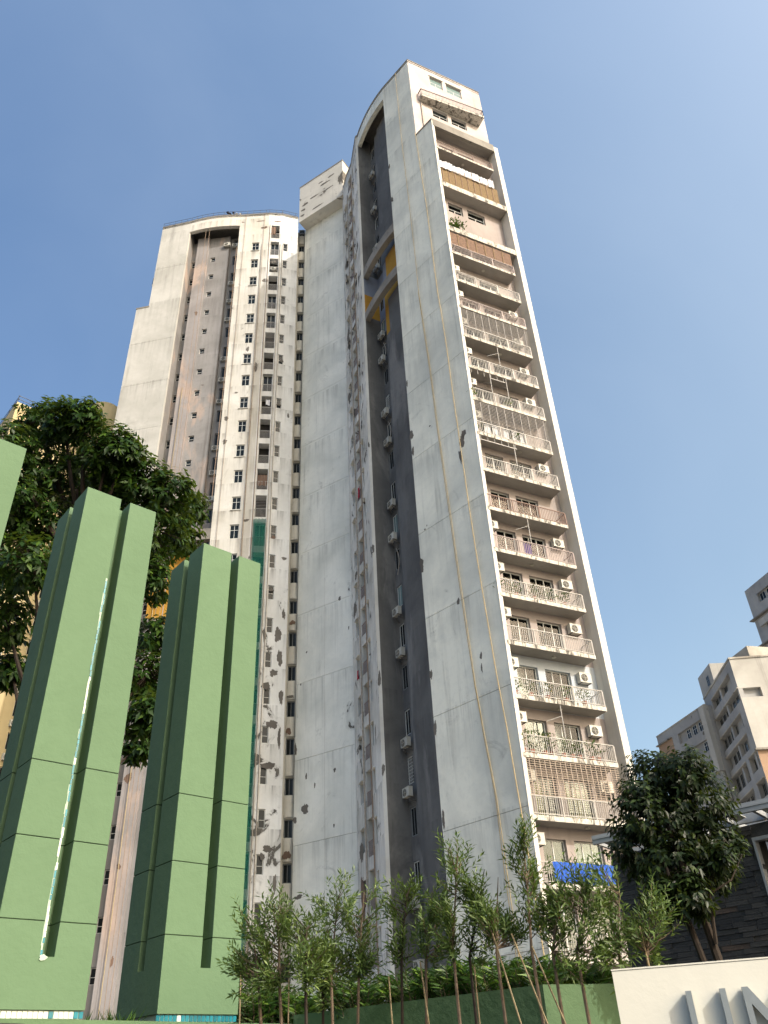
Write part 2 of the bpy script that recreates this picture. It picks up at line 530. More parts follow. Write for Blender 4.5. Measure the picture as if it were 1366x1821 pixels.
class Frame:
    """vertical facade plane from left end A to right end B as seen from the street"""
    def __init__(s, A, B):
        s.A = Vector((A[0], A[1], 0)); s.B = Vector((B[0], B[1], 0))
        s.e = (s.B - s.A).normalized()
        s.L = (s.B - s.A).length
        s.i = Vector((-s.e.y, s.e.x, 0))          # into the building
        s.rz = math.atan2(s.e.y, s.e.x)
    def p(s, u, d, z):
        q = s.A + s.e * u + s.i * d
        return Vector((q.x, q.y, z))
    def box(s, mb, u0, u1, d0, d1, z0, z1, mi=0):
        mb.hexa([s.p(u0, d0, z0), s.p(u1, d0, z0), s.p(u1, d1, z0), s.p(u0, d1, z0),
                 s.p(u0, d0, z1), s.p(u1, d0, z1), s.p(u1, d1, z1), s.p(u0, d1, z1)], mi)
        return mb

def wall(name, fr, u0, u1, z0, z1, mat, parent, openings=(), d=0.0, back=None, label=None):
    """wall face with real recessed openings (u0,u1,z0,z1,depth); slot 1 lines the back of each opening"""
    mb = MB()
    us = sorted({u0, u1, *[max(u0, o[0]) for o in openings], *[min(u1, o[1]) for o in openings]})
    zs = sorted({z0, z1, *[max(z0, o[2]) for o in openings], *[min(z1, o[3]) for o in openings]})
    for a, b in zip(us, us[1:]):
        run = None
        for c, e in zip(zs, zs[1:]):
            mu, mz = (a + b) / 2, (c + e) / 2
            hole = any(o[0] < mu < o[1] and o[2] < mz < o[3] for o in openings)
            if hole:
                if run: mb.quad(fr.p(a, d, run[0]), fr.p(b, d, run[0]), fr.p(b, d, run[1]), fr.p(a, d, run[1])); run = None
            else:
                run = (run[0], e) if run else (c, e)
        if run: mb.quad(fr.p(a, d, run[0]), fr.p(b, d, run[0]), fr.p(b, d, run[1]), fr.p(a, d, run[1]))
    for o in openings:
        a, b, c, e, dp = o[:5]
        if e <= z0 or c >= z1: continue
        D = d + dp
        mb.quad(fr.p(a, d, c), fr.p(a, D, c), fr.p(a, D, e), fr.p(a, d, e))
        mb.quad(fr.p(b, D, c), fr.p(b, d, c), fr.p(b, d, e), fr.p(b, D, e))
        mb.quad(fr.p(a, d, e), fr.p(a, D, e), fr.p(b, D, e), fr.p(b, d, e))
        mb.quad(fr.p(a, D, c), fr.p(a, d, c), fr.p(b, d, c), fr.p(b, D, c))
        mb.quad(fr.p(a, D, c), fr.p(b, D, c), fr.p(b, D, e), fr.p(a, D, e), 1)
    o = mb.build(name, [mat, back or M['cavity']], parent)
    if label: o['label'] = label
    return o

def panels(name, fr, u0, u1, zs, mat, parent, gap=0.026, th=0.12):
    """one wall panel between each two construction joints, recessed backing behind the joints"""
    for a, b in zip(zs, zs[1:]):
        mb = MB(); fr.box(mb, u0, u1, 0, th, a + (gap / 2 if a != zs[0] else 0), b - (gap / 2 if b != zs[-1] else 0))
        mb.build(name, mat, parent)
    mb = MB(); fr.box(mb, u0 + 0.01, u1 - 0.01, 0.06, th + 0.03, zs[0], zs[-1] - 0.01)
    mb.build('joint_backing', M['patch'], parent)

def arc_pts(A, B, sag, n=9):
    A, B = Vector((A[0], A[1], 0)), Vector((B[0], B[1], 0))
    F_ = Frame((A.x, A.y), (B.x, B.y))
    out = []
    for k in range(n + 1):
        t = k / n
        q = F_.p(F_.L * t, -sag * 4 * t * (1 - t), 0)
        out.append((q.x, q.y))
    return out
def arc_beam(name, A, B, sag, d0, d1, z0, z1, mat, parent):
    mb = MB(); pts = arc_pts(A, B, sag)
    ins = Frame(A, B).i
    for a, b in zip(pts, pts[1:]):
        f_ = [Vector((a[0], a[1], 0)) + ins * d0, Vector((b[0], b[1], 0)) + ins * d0, Vector((b[0], b[1], 0)) + ins * d1, Vector((a[0], a[1], 0)) + ins * d1]
        for i, j in ((0, 1), (2, 3)):
            mb.quad((f_[i].x, f_[i].y, z0), (f_[j].x, f_[j].y, z0), (f_[j].x, f_[j].y, z1), (f_[i].x, f_[i].y, z1))
        mb.quad(*[(q.x, q.y, z0) for q in f_[::-1]]); mb.quad(*[(q.x, q.y, z1) for q in f_])
    for q0, q1 in ((pts[0], pts[0]), (pts[-1], pts[-1])):
        a, b = Vector((q0[0], q0[1], 0)) + ins * d0, Vector((q0[0], q0[1], 0)) + ins * d1
        mb.quad((a.x, a.y, z0), (b.x, b.y, z0), (b.x, b.y, z1), (a.x, a.y, z1))
    return mb.build(name, mat, parent)

# windows: frame mesh + pane mesh, origin bottom centre, local +Y into the building
_wc = {}
def window_meshes(w, h, style, fm, pm):
    k = (round(w, 2), round(h, 2), style, fm, pm)
    if k in _wc: return _wc[k]
    f, p = MB(), MB()
    t = 0.055 if w > 0.55 else 0.04
    f.box(-w / 2, w / 2, 0, 0.07, 0, t); f.box(-w / 2, w / 2, 0, 0.07, h - t, h)
    f.box(-w / 2, -w / 2 + t, 0, 0.07, t, h - t); f.box(w / 2 - t, w / 2, 0, 0.07, t, h - t)
    m = 0.035 if w < 1 else 0.045
    if style in ('cross', 'cas'):
        zt = h * (0.62 if style == 'cross' else 0.5)
        f.box(-w / 2 + t, w / 2 - t, 0.01, 0.06, zt - m / 2, zt + m / 2)
        f.box(-m / 2, m / 2, 0.012, 0.058, t, zt - m / 2)
        if style == 'cross': f.box(-m / 2, m / 2, 0.012, 0.058, zt + m / 2, h - t)
    elif style == 'tran':
        f.box(-w / 2 + t, w / 2 - t, 0.01, 0.06, h * 0.42, h * 0.42 + m)
    elif style == 'slide':
        f.box(-m / 2, m / 2, 0.01, 0.06, t, h - t)
    elif style == 'slide3':
        for q in (-w / 6, w / 6): f.box(q - m / 2, q + m / 2, 0.01, 0.06, t, h - t)
    elif style == 'grid':
        for q in np.linspace(-w / 2, w / 2, 6)[1:-1]: f.box(q - 0.012, q + 0.012, -0.03, -0.005, 0, h)
        for q in np.linspace(0, h, 9)[1:-1]: f.box(-w / 2, w / 2, -0.028, -0.008, q - 0.012, q + 0.012)
    p.box(-w / 2 + t, w / 2 - t, 0.03, 0.04, t, h - t)
    _wc[k] = (f.mesh('window_frame', M[fm]), p.mesh('pane', M[pm]))
    return _wc[k]

def add_window(fr, u, z, w, h, parent, d=0.14, style='slide', fm='frame', pm='pane', name='window', extra_rz=0.0):
    f, p = window_meshes(w, h, style, fm, pm)
    o = put(name, f, parent, fr.p(u, d, z), fr.rz + extra_rz)
    sub('pane', p, o)
    return o

# air conditioner: casing + fan grille as sub-part
def ac_meshes():
    b = MB()
    b.box(-0.40, 0.40, -0.30, 0.0, 0, 0.56)
    b.box(-0.41, 0.41, -0.31, 0.01, 0.56, 0.585)
    for x in (-0.3, 0.3): b.box(x - 0.02, x + 0.02, -0.34, 0.12, -0.04, 0, 1)
    g = MB()
    n = 18
    cx, cz, r = -0.09, 0.28, 0.225
    ring = [(cx + r * math.cos(2 * math.pi * k / n), -0.318, cz + r * math.sin(2 * math.pi * k / n)) for k in range(n)]
    i = len(g.v); g.v += ring; g.f.append(tuple(range(i + n - 1, i - 1, -1))); g.mi.append(0)
    for k in range(3):
        rr = 0.06 + 0.06 * k
        pts = [(cx + rr * math.cos(2 * math.pi * j / 14), -0.325, cz + rr * math.sin(2 * math.pi * j / 14)) for j in range(15)]
        g.tube(pts, 0.007, 4, 1, False)
    g.bar((cx - r, -0.326, cz), (cx + r, -0.326, cz), 0.012, mi=1)
    g.bar((cx, -0.326, cz - r), (cx, -0.326, cz + r), 0.012, mi=1)
    return b.mesh('air_conditioner', [M['ac'], M['bracket']]), g.mesh('fan_grille', [M['acdark'], M['ac']])
AC_B, AC_G = ac_meshes()
def add_ac(fr, u, z, parent, d=0.0, rz=0.0, s=1.0):
    o = put('air_conditioner', AC_B, parent, fr.p(u, d, z), fr.rz + rz)
    o.scale = (s, s, s)
    sub('fan_grille', AC_G, o)
    return o

def patch(fr, u, z, w, h, parent, seed, mat='patch', d=-0.006, name='bare_patch'):
    """irregular area where the paint skin has fallen off: a thin sheet with a ragged outline"""
    r = random.Random(seed)
    n = 44
    ring = []
    oct_ = [(k_, r.uniform(0, 6.28), r.uniform(0.5, 1.0) * 0.34 / (k_ ** 0.6)) for k_ in (2, 3, 5, 8, 13)]
    for k in range(n):
        a = 2 * math.pi * k / n
        q = 0.72 + sum(am * math.sin(f_ * a + p_) for f_, p_, am in oct_) * 0.6 + r.uniform(-0.07, 0.07)
        q = max(0.22, q)
        ring.append((u + w / 2 * q * math.cos(a), z + h / 2 * q * math.sin(a)))
    mb = MB()
    mb.v = [tuple(fr.p(a, d, b)) for a, b in ring] + [tuple(fr.p(a, d + 0.016, b)) for a, b in ring]
    mb.f.append(tuple(range(n))); mb.mi.append(0)
    for k in range(n):
        k2 = (k + 1) % n
        mb.f.append((k, n + k, n + k2, k2)); mb.mi.append(0)
    return mb.build(name, M[mat], parent)

def rope(fr, pts, label, group, r=0.021, mat='rope', d=-0.12, wob=0.02):
    mb = MB(); rr = random.Random(len(pts) + int(pts[0][0] * 100))
    P = []
    for (u0, z0), (u1, z1) in zip(pts, pts[1:]):
        k = max(2, int(abs(z1 - z0) / 3))
        for j in range(k):
            t = j / k
            P.append(fr.p(u0 + (u1 - u0) * t + rr.uniform(-wob, wob), d, z0 + (z1 - z0) * t))
    P.append(fr.p(pts[-1][0], d, pts[-1][1]))
    mb.tube(P, r, 5)
    o = mb.build('rope', M[mat], None, off=P[-1])
    return tag(o, label, 'rope', group)

# leaves: fast numpy foliage
class Leaves:
    def __init__(s): s.V, s.n = [], 0
    def add(s, base, direc, normal, length, width, fold=0.25, droop=0.0):
        """arrays: base Nx3, direc Nx3 unit, normal Nx3 ; each leaf is four faces folded along its midrib"""
        base = np.asarray(base, float); N = len(base)
        d = direc / np.linalg.norm(direc, axis=1, keepdims=True)
        sd = np.cross(d, normal); sd /= np.linalg.norm(sd, axis=1, keepdims=True) + 1e-9
        nn = np.cross(sd, d)
        L = np.broadcast_to(np.asarray(length, float), (N,))[:, None]
        W = np.broadcast_to(np.asarray(width, float), (N,))[:, None]
        mid = base + d * L * 0.45 + np.array([0, 0, -1.0]) * L * droop * 0.3
        tip = base + d * L + np.array([0, 0, -1.0]) * L * droop
        lft = mid + sd * W * 0.5 + nn * W * fold
        rgt = mid - sd * W * 0.5 + nn * W * fold
        s.V.append(np.stack([base, rgt, mid, lft, tip], 1).reshape(-1, 3)); s.n += N
    def build(s, name, mat, parent, off):
        V = np.concatenate(s.V) - np.array(off)[None]
        N = s.n
        me = bpy.data.meshes.new(name)
        me.vertices.add(N * 5); me.vertices.foreach_set('co', V.ravel())
        k = (np.arange(N) * 5)[:, None]
        tri = np.concatenate([k + [0, 1, 2], k + [0, 2, 3], k + [1, 4, 2], k + [2, 4, 3]], 1).reshape(-1)
        nt = N * 4
        me.loops.add(nt * 3); me.loops.foreach_set('vertex_index', tri.astype(np.int32))
        me.polygons.add(nt)
        me.polygons.foreach_set('loop_start', np.arange(nt, dtype=np.int32) * 3)
        me.polygons.foreach_set('loop_total', np.full(nt, 3, np.int32))
        me.materials.append(mat)
        me.update(calc_edges=True)
        o = bpy.data.objects.new(name, me); COL.objects.link(o)
        if parent is not None: o.parent = parent
        return o

def unit(a): return a / (np.linalg.norm(a, axis=-1, keepdims=True) + 1e-9)


# ================================================================== GROUND
mb = MB(); mb.quad((-900, -300, 0), (900, -300, 0), (900, 2500, 0), (-900, 2500, 0))
tag(mb.build('ground', M['ground']), kind='structure')
mb = MB(); mb.quad((-60, -40, 0.004), (60, -40, 0.004), (60, 30, 0.004), (-60, 30, 0.004))  # unseen asphalt, added dark to curb light bounced onto the pylons
tag(mb.build('unseen_dark_ground', M['asphalt']), kind='structure')

# ================================================================== THE TOWER
T = empty('apartment_tower', (-5, 58, 0), 'tall weathered white and grey apartment tower with curved wings and stacked balconies', 'tower')
ZT = 86.2
P0, S1, B1 = (6.1, 39.8), (2.15, 43.95), (-0.72, 48.9)
e1 = (0.893, 0.449)

# ---- right wing: blank slab wall ending in a thin white fin
FS = Frame(S1, P0)
UT = 3.78
zs_s = [0, 6.2, 12.2, 18.35, 24.5, 30.6, 36.8, 42.9, 48.9, 55.0, 61.2, 67.0, 72.4]
panels('wall_panel', FS, 0, FS.L, zs_s, M['slab'], T, th=0.28)
panels('wall_panel', FS, 0, UT, [72.4, 78.6, ZT], M['slab'], T, th=0.28)
mb = MB(); FS.box(mb, FS.L + 0.004, FS.L + 0.03, -0.02, 0.30, 0, 72.45); mb.build('fin_edge', M['fin'], T)
mb = MB(); FS.box(mb, UT - 0.02, FS.L + 0.03, -0.05, 0.33, 72.4, 72.6); mb.build('coping', M['concrete'], T)
for k, (u, z, w, h, mt) in enumerate([(4.55, 35.5, 0.55, 1.5, 'patch'), (4.25, 34.4, 0.3, 1.4, 'patch'), (4.75, 36.0, 0.5, 0.9, 'patch'), (2.75, 24.5, 0.32, 0.55, 'patch'), (3.95, 20.6, 0.25, 0.5, 'patch'), (3.9, 19.9, 0.16, 0.6, 'patch'),
        (0.06, 28.3, 0.5, 1.3, 'patch'), (0.08, 20.9, 0.3, 0.8, 'patch'), (0.06, 17.7, 0.3, 1.2, 'patch'), (0.1, 39.0, 0.45, 1.2, 'patch'), (0.12, 37.5, 0.3, 1.0, 'patch'), (0.08, 44.0, 0.2, 0.8, 'patch'), (0.1, 66.8, 0.4, 1.0, 'patch'), (0.1, 72.0, 0.3, 0.9, 'patch'),
        (0.6, 30.7, 0.16, 0.22, 'patch'), (0.8, 30.9, 0.1, 0.16, 'patch'), (0.12, 12.8, 0.28, 1.2, 'patch'), (1.9, 38.6, 0.2, 0.2, 'patch')]):
    patch(FS, u, z, w, h, T, 100 + k, mt)

# ---- right wing: balcony face
FB = Frame(P0, (P0[0] + e1[0] * 7.0, P0[1] + e1[1] * 7.0))
mb = MB(); FB.box(mb, 6.55, 6.99, 0, 1.75, 0, 72.5); mb.build('fin', M['fin'], T)
M['paleblue'] = plaster('pale blue wall', '#b9c0c6', '#a6adb4', '#5a5d62', 0.2, 0.0, grime=0.2)

def rail_mesh(length, h, mat, side=1.0, step=0.125, w=0.026, posts=(0.33, 0.66)):
    b = MB()
    b.box(0, length, -0.025, 0.025, h - 0.05, h); b.box(0, length, -0.015, 0.015, 0.07, 0.11)
    x = 0.06
    while x < length:
        b.box(x - w / 2, x + w / 2, -0.011, 0.011, 0.11, h - 0.05); x += step
    for q in (0.005, *[length * p for p in posts], length - 0.005):
        b.box(q - 0.03, q + 0.03, -0.03, 0.03, 0.0, h - 0.052)
    if side:
        b.box(length - 0.02, length + 0.02, 0.03, side, h - 0.048, h - 0.003)
        y = 0.13
        while y < side:
            b.box(length - 0.01, length + 0.01, y - w / 2, y + w / 2, 0.02, h - 0.05); y += step
    return b.mesh('railing', M[mat])
RAILS = {m: rail_mesh(5.86, 0.95, m) for m in ('railw', 'railb', 'railp')}

def grille_mesh(length, z0, z1, mat, hs=0.11, vs=0.62):
    b = MB()
    z = z0
    while z < z1: b.box(0, length, -0.011, 0.011, z - 0.012, z + 0.012); z += hs
    x = 0.05
    while x < length + 0.01: b.box(x - 0.015, x + 0.015, -0.017, 0.017, z0, z1 - 0.02); x += vs
    return b.mesh('security_grille', M[mat])

def curtain_mesh(w, h, x0, x1, mat, seed):
    r = random.Random(seed); b = MB(); n = 26
    pts = []
    for k in range(n + 1):
        x = x0 + (x1 - x0) * k / n
        pts.append((x, 0.10 + 0.035 * math.sin(k * 1.9 + seed) + r.uniform(-0.01, 0.01)))
    for (xa, ya), (xb, yb) in zip(pts, pts[1:]):
        b.quad((xa, ya, 0.05), (xb, yb, 0.05), (xb, yb, h - 0.08), (xa, ya, h - 0.08))
    return b.mesh('curtain', M[mat])

def balcony_slab(u0, u1, z, d1=1.0, th=0.24, mat='slabedge'):
    b = MB()
    p = FB.p
    b.quad(p(u0, 0, z - th), p(u1, 0, z - th), p(u1, 0, z), p(u0, 0, z))
    b.quad(p(u1, 0, z - th), p(u1, d1, z - th), p(u1, d1, z), p(u1, 0, z))
    b.quad(p(u0, 0, z), p(u1, 0, z), p(u1, d1, z), p(u0, d1, z))
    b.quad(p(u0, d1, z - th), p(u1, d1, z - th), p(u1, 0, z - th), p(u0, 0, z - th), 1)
    b.quad(p(u0, d1, z - th), p(u0, 0, z - th), p(u0, 0, z), p(u0, d1, z))
    o = b.build('balcony', [M[mat], M['soffit']], T)
    return o

# storey table: slab level, railing, wall, AC left/right, plants, grille, extras
ST = [
    (2.8, 'railw', 'pink', 0, 0, 0, None), (5.85, 'railw', 'pink', 1, 1, 0, None), (8.8, 'railw', 'pink', 1, 0, 0, 'blue'),
    (11.8, 'railw', 'pink', 1, 1, 0, 'grille'), (14.8, 'railw', 'pink', 1, 1, 3, None), (17.85, 'railw', 'paleblue', 1, 1, 2, None),
    (20.9, 'railw', 'pink', 1, 1, 0, None), (23.85, 'railw', 'pink', 1, 1, 2, None), (26.8, 'railp', 'pink', 1, 1, 0, 'purple'),
    (29.75, 'railb', 'pink', 0, 0, 0, None), (32.7, 'railw', 'pink', 0, 1, 0, 'rack'), (35.65, 'railw', 'pink', 1, 0, 1, 'grille2'),
    (38.65, 'railw', 'pink', 1, 1, 1, 'rack2'), (41.65, 'railw', 'pink', 1, 1, 0, None), (44.7, 'railw', 'pink', 1, 1, 0, 'grille3'),
    (47.75, 'railp', 'pink', 1, 1, 0, None), (50.7, 'railw', 'pink', 1, 0, 0, None), (53.95, 'railp', 'pink', 1, 0, 0, 'lattice'),
    (57.2, None, 'pink', 0, 0, 0, 'blank'), (63.2, None, 'pink', 1, 0, 0, 'blind'), (68.4, 'railb', 'pink', 0, 0, 0, None), (72.2, None, None, 0, 0, 0, None)]
DW = [(1.90, 1.38), (3.93, 1.70)]
door_meshes = {}
potted, laundry_specs = [], []
for k, (z, rail, wm, acl, acr, pl, ex) in enumerate(ST):
    if wm is None: break
    zn = ST[k + 1][0]
    top = zn - 0.26
    wz0 = z + 0.06
    if ex == 'blank':
        ops = [(u - w / 2, u + w / 2, 60.85, 62.1, 0.5) for u, w in DW]
    elif z > 60:
        ops = [(u - w / 2, u + w / 2, z + 0.06, z + 2.35, 0.9) for u, w in DW]
    else:
        ops = [(u - w / 2, u + w / 2, wz0, z + 2.22, 0.9) for u, w in DW]
    wall('balcony_wall', FB, 0.0, 7.0, z - (0.3 if k == 0 else 0.26) - (2.5 if k == 0 else 0), zn - 0.26, M[wm], T, ops, d=1.0, back=M['room'])
    for i, (u, w) in enumerate(DW):
        o4 = ops[i]
        w_, h_ = o4[1] - o4[0] - 0.02, o4[3] - o4[2] - 0.01
        st = 'cas' if ex == 'blank' else ('slide3' if i else 'slide')
        dr = add_window(FB, u, o4[2] + 0.005, w_, h_, T, d=1.16, style=st, fm='frame', pm='clear', name='balcony_door')
        dr.name = 'window' if ex == 'blank' else 'balcony_door'
        rr = random.Random(k * 7 + i)
        if ex != 'blank':
            full = rr.random()
            a, b_ = (-w_ / 2, w_ / 2) if full > 0.3 else ((-w_ / 2, -w_ / 2 + w_ * rr.uniform(0.3, 0.55)) if full > 0.14 else (w_ / 2 - w_ * rr.uniform(0.3, 0.5), w_ / 2))
            sub('curtain', curtain_mesh(w_, h_, a, b_, 'curtainy' if ex == 'grille' else 'curtain', k * 3 + i), dr)
    wide = ex in ('blank', 'blind')
    sl = balcony_slab(0.06, 6.5 if wide else 5.98, z, th=0.62 if wide else 0.24)
    if wide and z < 60:
        pass
    if rail:
        r = sub('railing', RAILS[rail], sl); r.location = FB.p(0.08, 0.05, z) - wpos(T); r.rotation_euler = (0, 0, FB.rz)
    if k % 3 != 1 and not wide:                       # round ceiling lamp under the slab
        b = MB(); c = FB.p(3.1 + 0.2 * (k % 4), 0.55, z - 0.30)
        b.tube([c, c + Vector((0, 0, 0.06))], [0.13, 0.10], 10); b.build('ceiling_lamp', M['curtain'], T)
    if acl: add_ac(FB, 0.66, z + 1.8, T, d=0.80, s=0.95)
    if acr: add_ac(FB, 5.52, z + 1.62, T, d=0.93, rz=0.0, s=0.98)
    if ex in ('grille', 'grille2', 'grille3'):
        g = grille_mesh(5.86, 0.98, zn - z - 0.26, 'grillw' if ex == 'grille' else 'raild', 0.115 if ex == 'grille' else 0.13, 0.31 if ex == 'grille' else 0.62)
        q = sub('security_grille', g, sl); q.location = FB.p(0.08, 0.05, z) - wpos(T); q.rotation_euler = (0, 0, FB.rz)
    if ex in ('rack', 'rack2'):
        b = MB()
        for u in ((0.3, 2.9) if ex == 'rack' else (1.9, 3.2)):
            b.bar(FB.p(u, 0.06, z + 0.95), FB.p(u, 0.06, zn - 0.26), 0.05)
            b.bar(FB.p(u, 0.06, z + 1.9), FB.p(u, 0.9, zn - 0.28), 0.04)
        b.bar(FB.p(0.3 if ex == 'rack' else 1.9, 0.06, z + 2.35), FB.p(3.1, 0.06, z + 2.35), 0.05)
        for u in np.linspace(0.4, 3.0, 6): b.bar(FB.p(u, 0.06, z + 2.35), FB.p(u, 0.06, zn - 0.26), 0.03)
        b.build('clothes_rack', M['railw'], T)
    elif k in (4, 8, 13):
        b = MB(); b.bar(FB.p(2.95, 0.07, z + 0.95), FB.p(2.95, 0.07, zn - 0.26), 0.045); b.bar(FB.p(2.2, 0.4, z + 1.95), FB.p(2.95, 0.07, z + 2.2), 0.03)
        b.build('clothes_rack', M['railw'], T)
    if ex == 'lattice':
        b = MB()
        for zz in np.arange(1.0, zn - z - 0.75, 0.085): b.box(0, 5.86, 0.05, 0.075, zz, zz + 0.05)
        for xx in np.arange(0.9, 5.8, 0.82): b.box(xx, xx + 0.05, 0.01, 0.045, 0.95, zn - z - 0.7, 1)
        q = sub('slatted_screen', b.mesh('slatted_screen', [M['woodlattice'], M['bamboo_blind']]), sl); q.location = FB.p(0.08, 0.05, z) - wpos(T); q.rotation_euler = (0, 0, FB.rz)
    if ex == 'blind':
        b = MB()
        for zz in np.arange(0.02, 2.2, 0.07): b.box(0, 5.9, 0.05, 0.075, zz, zz + 0.052)
        for xx in np.arange(0.35, 5.8, 0.62): b.box(xx, xx + 0.04, 0.01, 0.045, 0.0, 2.2, 1)
        q = sub('cane_screen', b.mesh('cane_screen', [M['bamboo_blind'], M['woodlattice']]), sl); q.location = FB.p(0.08, 0.05, z) - wpos(T); q.rotation_euler = (0, 0, FB.rz)
    for j in range({0: 0, 1: 2, 2: 5, 3: 9}[pl]):
        potted.append((k, z, 0.35 + j * (5.3 / {1: 2, 2: 5, 3: 9}[pl]) + rnd.uniform(-0.1, 0.25), pl))
# top beam and flat roof over the balconies
mb = MB(); FB.box(mb, 0.05, 6.56, 0.0, 0.28, 71.7, 72.75); mb.build('roof_beam', M['concrete'], T)
mb = MB(); FB.box(mb, 0.02, 6.98, 0.28, 2.1, 71.95, 72.25); mb.build('terrace_slab', M['soffit'], T)

# ---- penthouse above the balconies
pA = FS.p(UT, 0, 0)
FP = Frame((pA.x, pA.y), (pA.x + e1[0] * 8.37, pA.y + e1[1] * 8.37))
pops = [(2.2, 3.85, 77.35, 78.7, 0.4), (4.25, 5.95, 77.35, 78.7, 0.4), (2.4, 3.85, 83.3, 85.0, 0.4), (4.3, 6.05, 83.3, 85.0, 0.4)]
wall('penthouse_wall', FP, 0.0, FP.L, 72.0, ZT + 0.1, M['pinkgrey'], T, pops)
for a, b_, c_, d_, q in pops:
    add_window(FP, (a + b_) / 2, c_ + 0.01, b_ - a - 0.02, d_ - c_ - 0.02, T, d=0.12, style='cas', fm='frame', pm='pane' if c_ < 80 else 'paneteal')
    mb = MB(); FP.box(mb, a - 0.08, b_ + 0.08, -0.10, 0.02, d_ + 0.003, d_ + 0.07); mb.build('window_hood', M['fin'], T)
mb = MB()
pl_ = [FP.p(0.75, -0.62, 0), FP.p(7.45, -1.1, 0), FP.p(7.45, 0.0, 0), FP.p(0.75, 0.0, 0)]
mb.prism([(q.x, q.y) for q in pl_], 79.0, 79.28)
pb = mb.build('balcony', [M['slabedge']], T)
mb = MB()
for q0, q1 in ((FP.p(0.78, -0.58, 79.28), FP.p(7.42, -1.06, 79.28)), (FP.p(7.42, -1.06, 79.28), FP.p(7.42, 0, 79.28)), (FP.p(0.78, 0, 79.28), FP.p(0.78, -0.58, 79.28))):
    L = (q1 - q0).length
    for hz, ww in ((1.0, 0.06), (0.1, 0.04)): mb.bar(q0 + Vector((0, 0, hz)), q1 + Vector((0, 0, hz)), ww * 1.3)
    n = max(2, int(L / 0.15))
    for j in range(n + 1):
        q = q0.lerp(q1, j / n); mb.bar(q, q + Vector((0, 0, 0.98)), 0.045)
mb.build('railing', M['railp'], pb)
mb = MB(); mb.tube([FP.p(0.95, -0.08, 72.6), FP.p(0.95, -0.08, 79.0)], 0.06, 6); mb.build('drain_pipe', M['pipe'], T)

# ---- right wing: tall dark grey recess with window strip
FR = Frame(B1, S1)
arc_beam('arch_beam', B1, S1, 0.26, 0, 0.42, 84.2, ZT, M['slab'], T)
mb = MB(); mb.quad(FR.p(0, 0, 0), FR.p(0, 1.5, 0), FR.p(0, 1.5, 57.3), FR.p(0, 0, 57.3)); mb.build('recess_side', M['grey'], T)
mb = MB(); mb.quad(FR.p(0, 0, 57.3), FR.p(0, 1.5, 57.3), FR.p(0, 1.5, 60.2), FR.p(0, 0, 60.2)); mb.build('recess_side', M['yellow'], T)
mb = MB(); mb.quad(FR.p(0, 0, 60.2), FR.p(0, 1.5, 60.2), FR.p(0, 1.5, 63), FR.p(0, 0, 63)); mb.build('recess_side', M['bluegrey'], T)
mb = MB(); mb.quad(FR.p(0, 0, 63), FR.p(0, 1.5, 63), FR.p(0, 1.5, ZT), FR.p(0, 0, ZT)); mb.build('recess_side', M['grey'], T)
zr = [2.2 + 3 * k for k in range(1, 28)]
rops = [(0.06, 0.72, z - 0.85, z + 0.8, 0.14) for z in zr]
for a, b_, mt in ((0, 55.2, 'grey'), (55.2, 63, 'bluegrey'), (63, 84.2, 'grey')):
    wall('recess_wall', FR, 0, 1.6, a, b_, M[mt], T, [o for o in rops if a < (o[2] + o[3]) / 2 < b_ and o[3] < b_ and o[2] > a], d=1.5)
for a, b_, m1, m2 in ((0, 53.8, 'grey', 'grey'), (53.8, 57.3, 'yellow', 'grey'), (57.3, 59.6, 'yellow', 'yellow'), (59.6, 62.9, 'bluegrey', 'yellow'), (62.9, 84.2, 'grey', 'grey')):
    mb = MB(); FR.box(mb, 1.6, 2.5, 1.12, 1.7, a, b_); mb.build('pilaster', M[m1], T)
    mb = MB(); FR.box(mb, 2.5, FR.L, 0.92, 1.72, a, b_); mb.build('pilaster', M[m2], T)
arc_beam('crossbeam', B1, S1, 0.2, -0.02, 0.45, 62.4, 63.5, M['concrete'], T)
arc_beam('crossbeam', B1, S1, 0.2, -0.02, 0.45, 56.7, 57.7, M['concrete'], T)
for k, z in enumerate(zr):
    if not any(o[2] > a and o[3] < b_ for o in [rops[k]] for a, b_ in ((0, 55.2), (55.2, 63), (63, 84.2))): continue
    add_window(FR, 0.39, z - 0.84, 0.64, 1.62, T, d=1.54, style='grid' if k in (4, 14) else 'slide', fm='frame' if k % 3 else 'framegrey', pm='paneteal' if k in (8, 10, 17) else 'pane')
    if k not in (3, 6, 9, 12, 15, 18, 22, 24, 26):
        o = add_ac(FR, 0.62, z - 1.75, T, d=1.28 if k % 2 else 1.2, s=0.95)
        b = MB(); b.bar(FR.p(0.1, 1.5, z - 1.95), FR.p(0.62, 0.95, z - 1.95), 0.06); b.bar(FR.p(0.8, 1.5, z - 1.95), FR.p(0.95, 0.95, z - 1.95), 0.06)
        b.build('bracket', M['bracket'], T)
for k in (9, 13, 16):                                  # loose cables looping from window to unit
    z = zr[k]; pts = [FR.p(0.62 + 0.35 * math.sin(t * math.pi), 1.3, z + 0.7 - 2.2 * t) for t in np.linspace(0, 1, 9)]
    b = MB(); b.tube(pts, 0.025, 4); b.build('cable', M['pipe'], T)

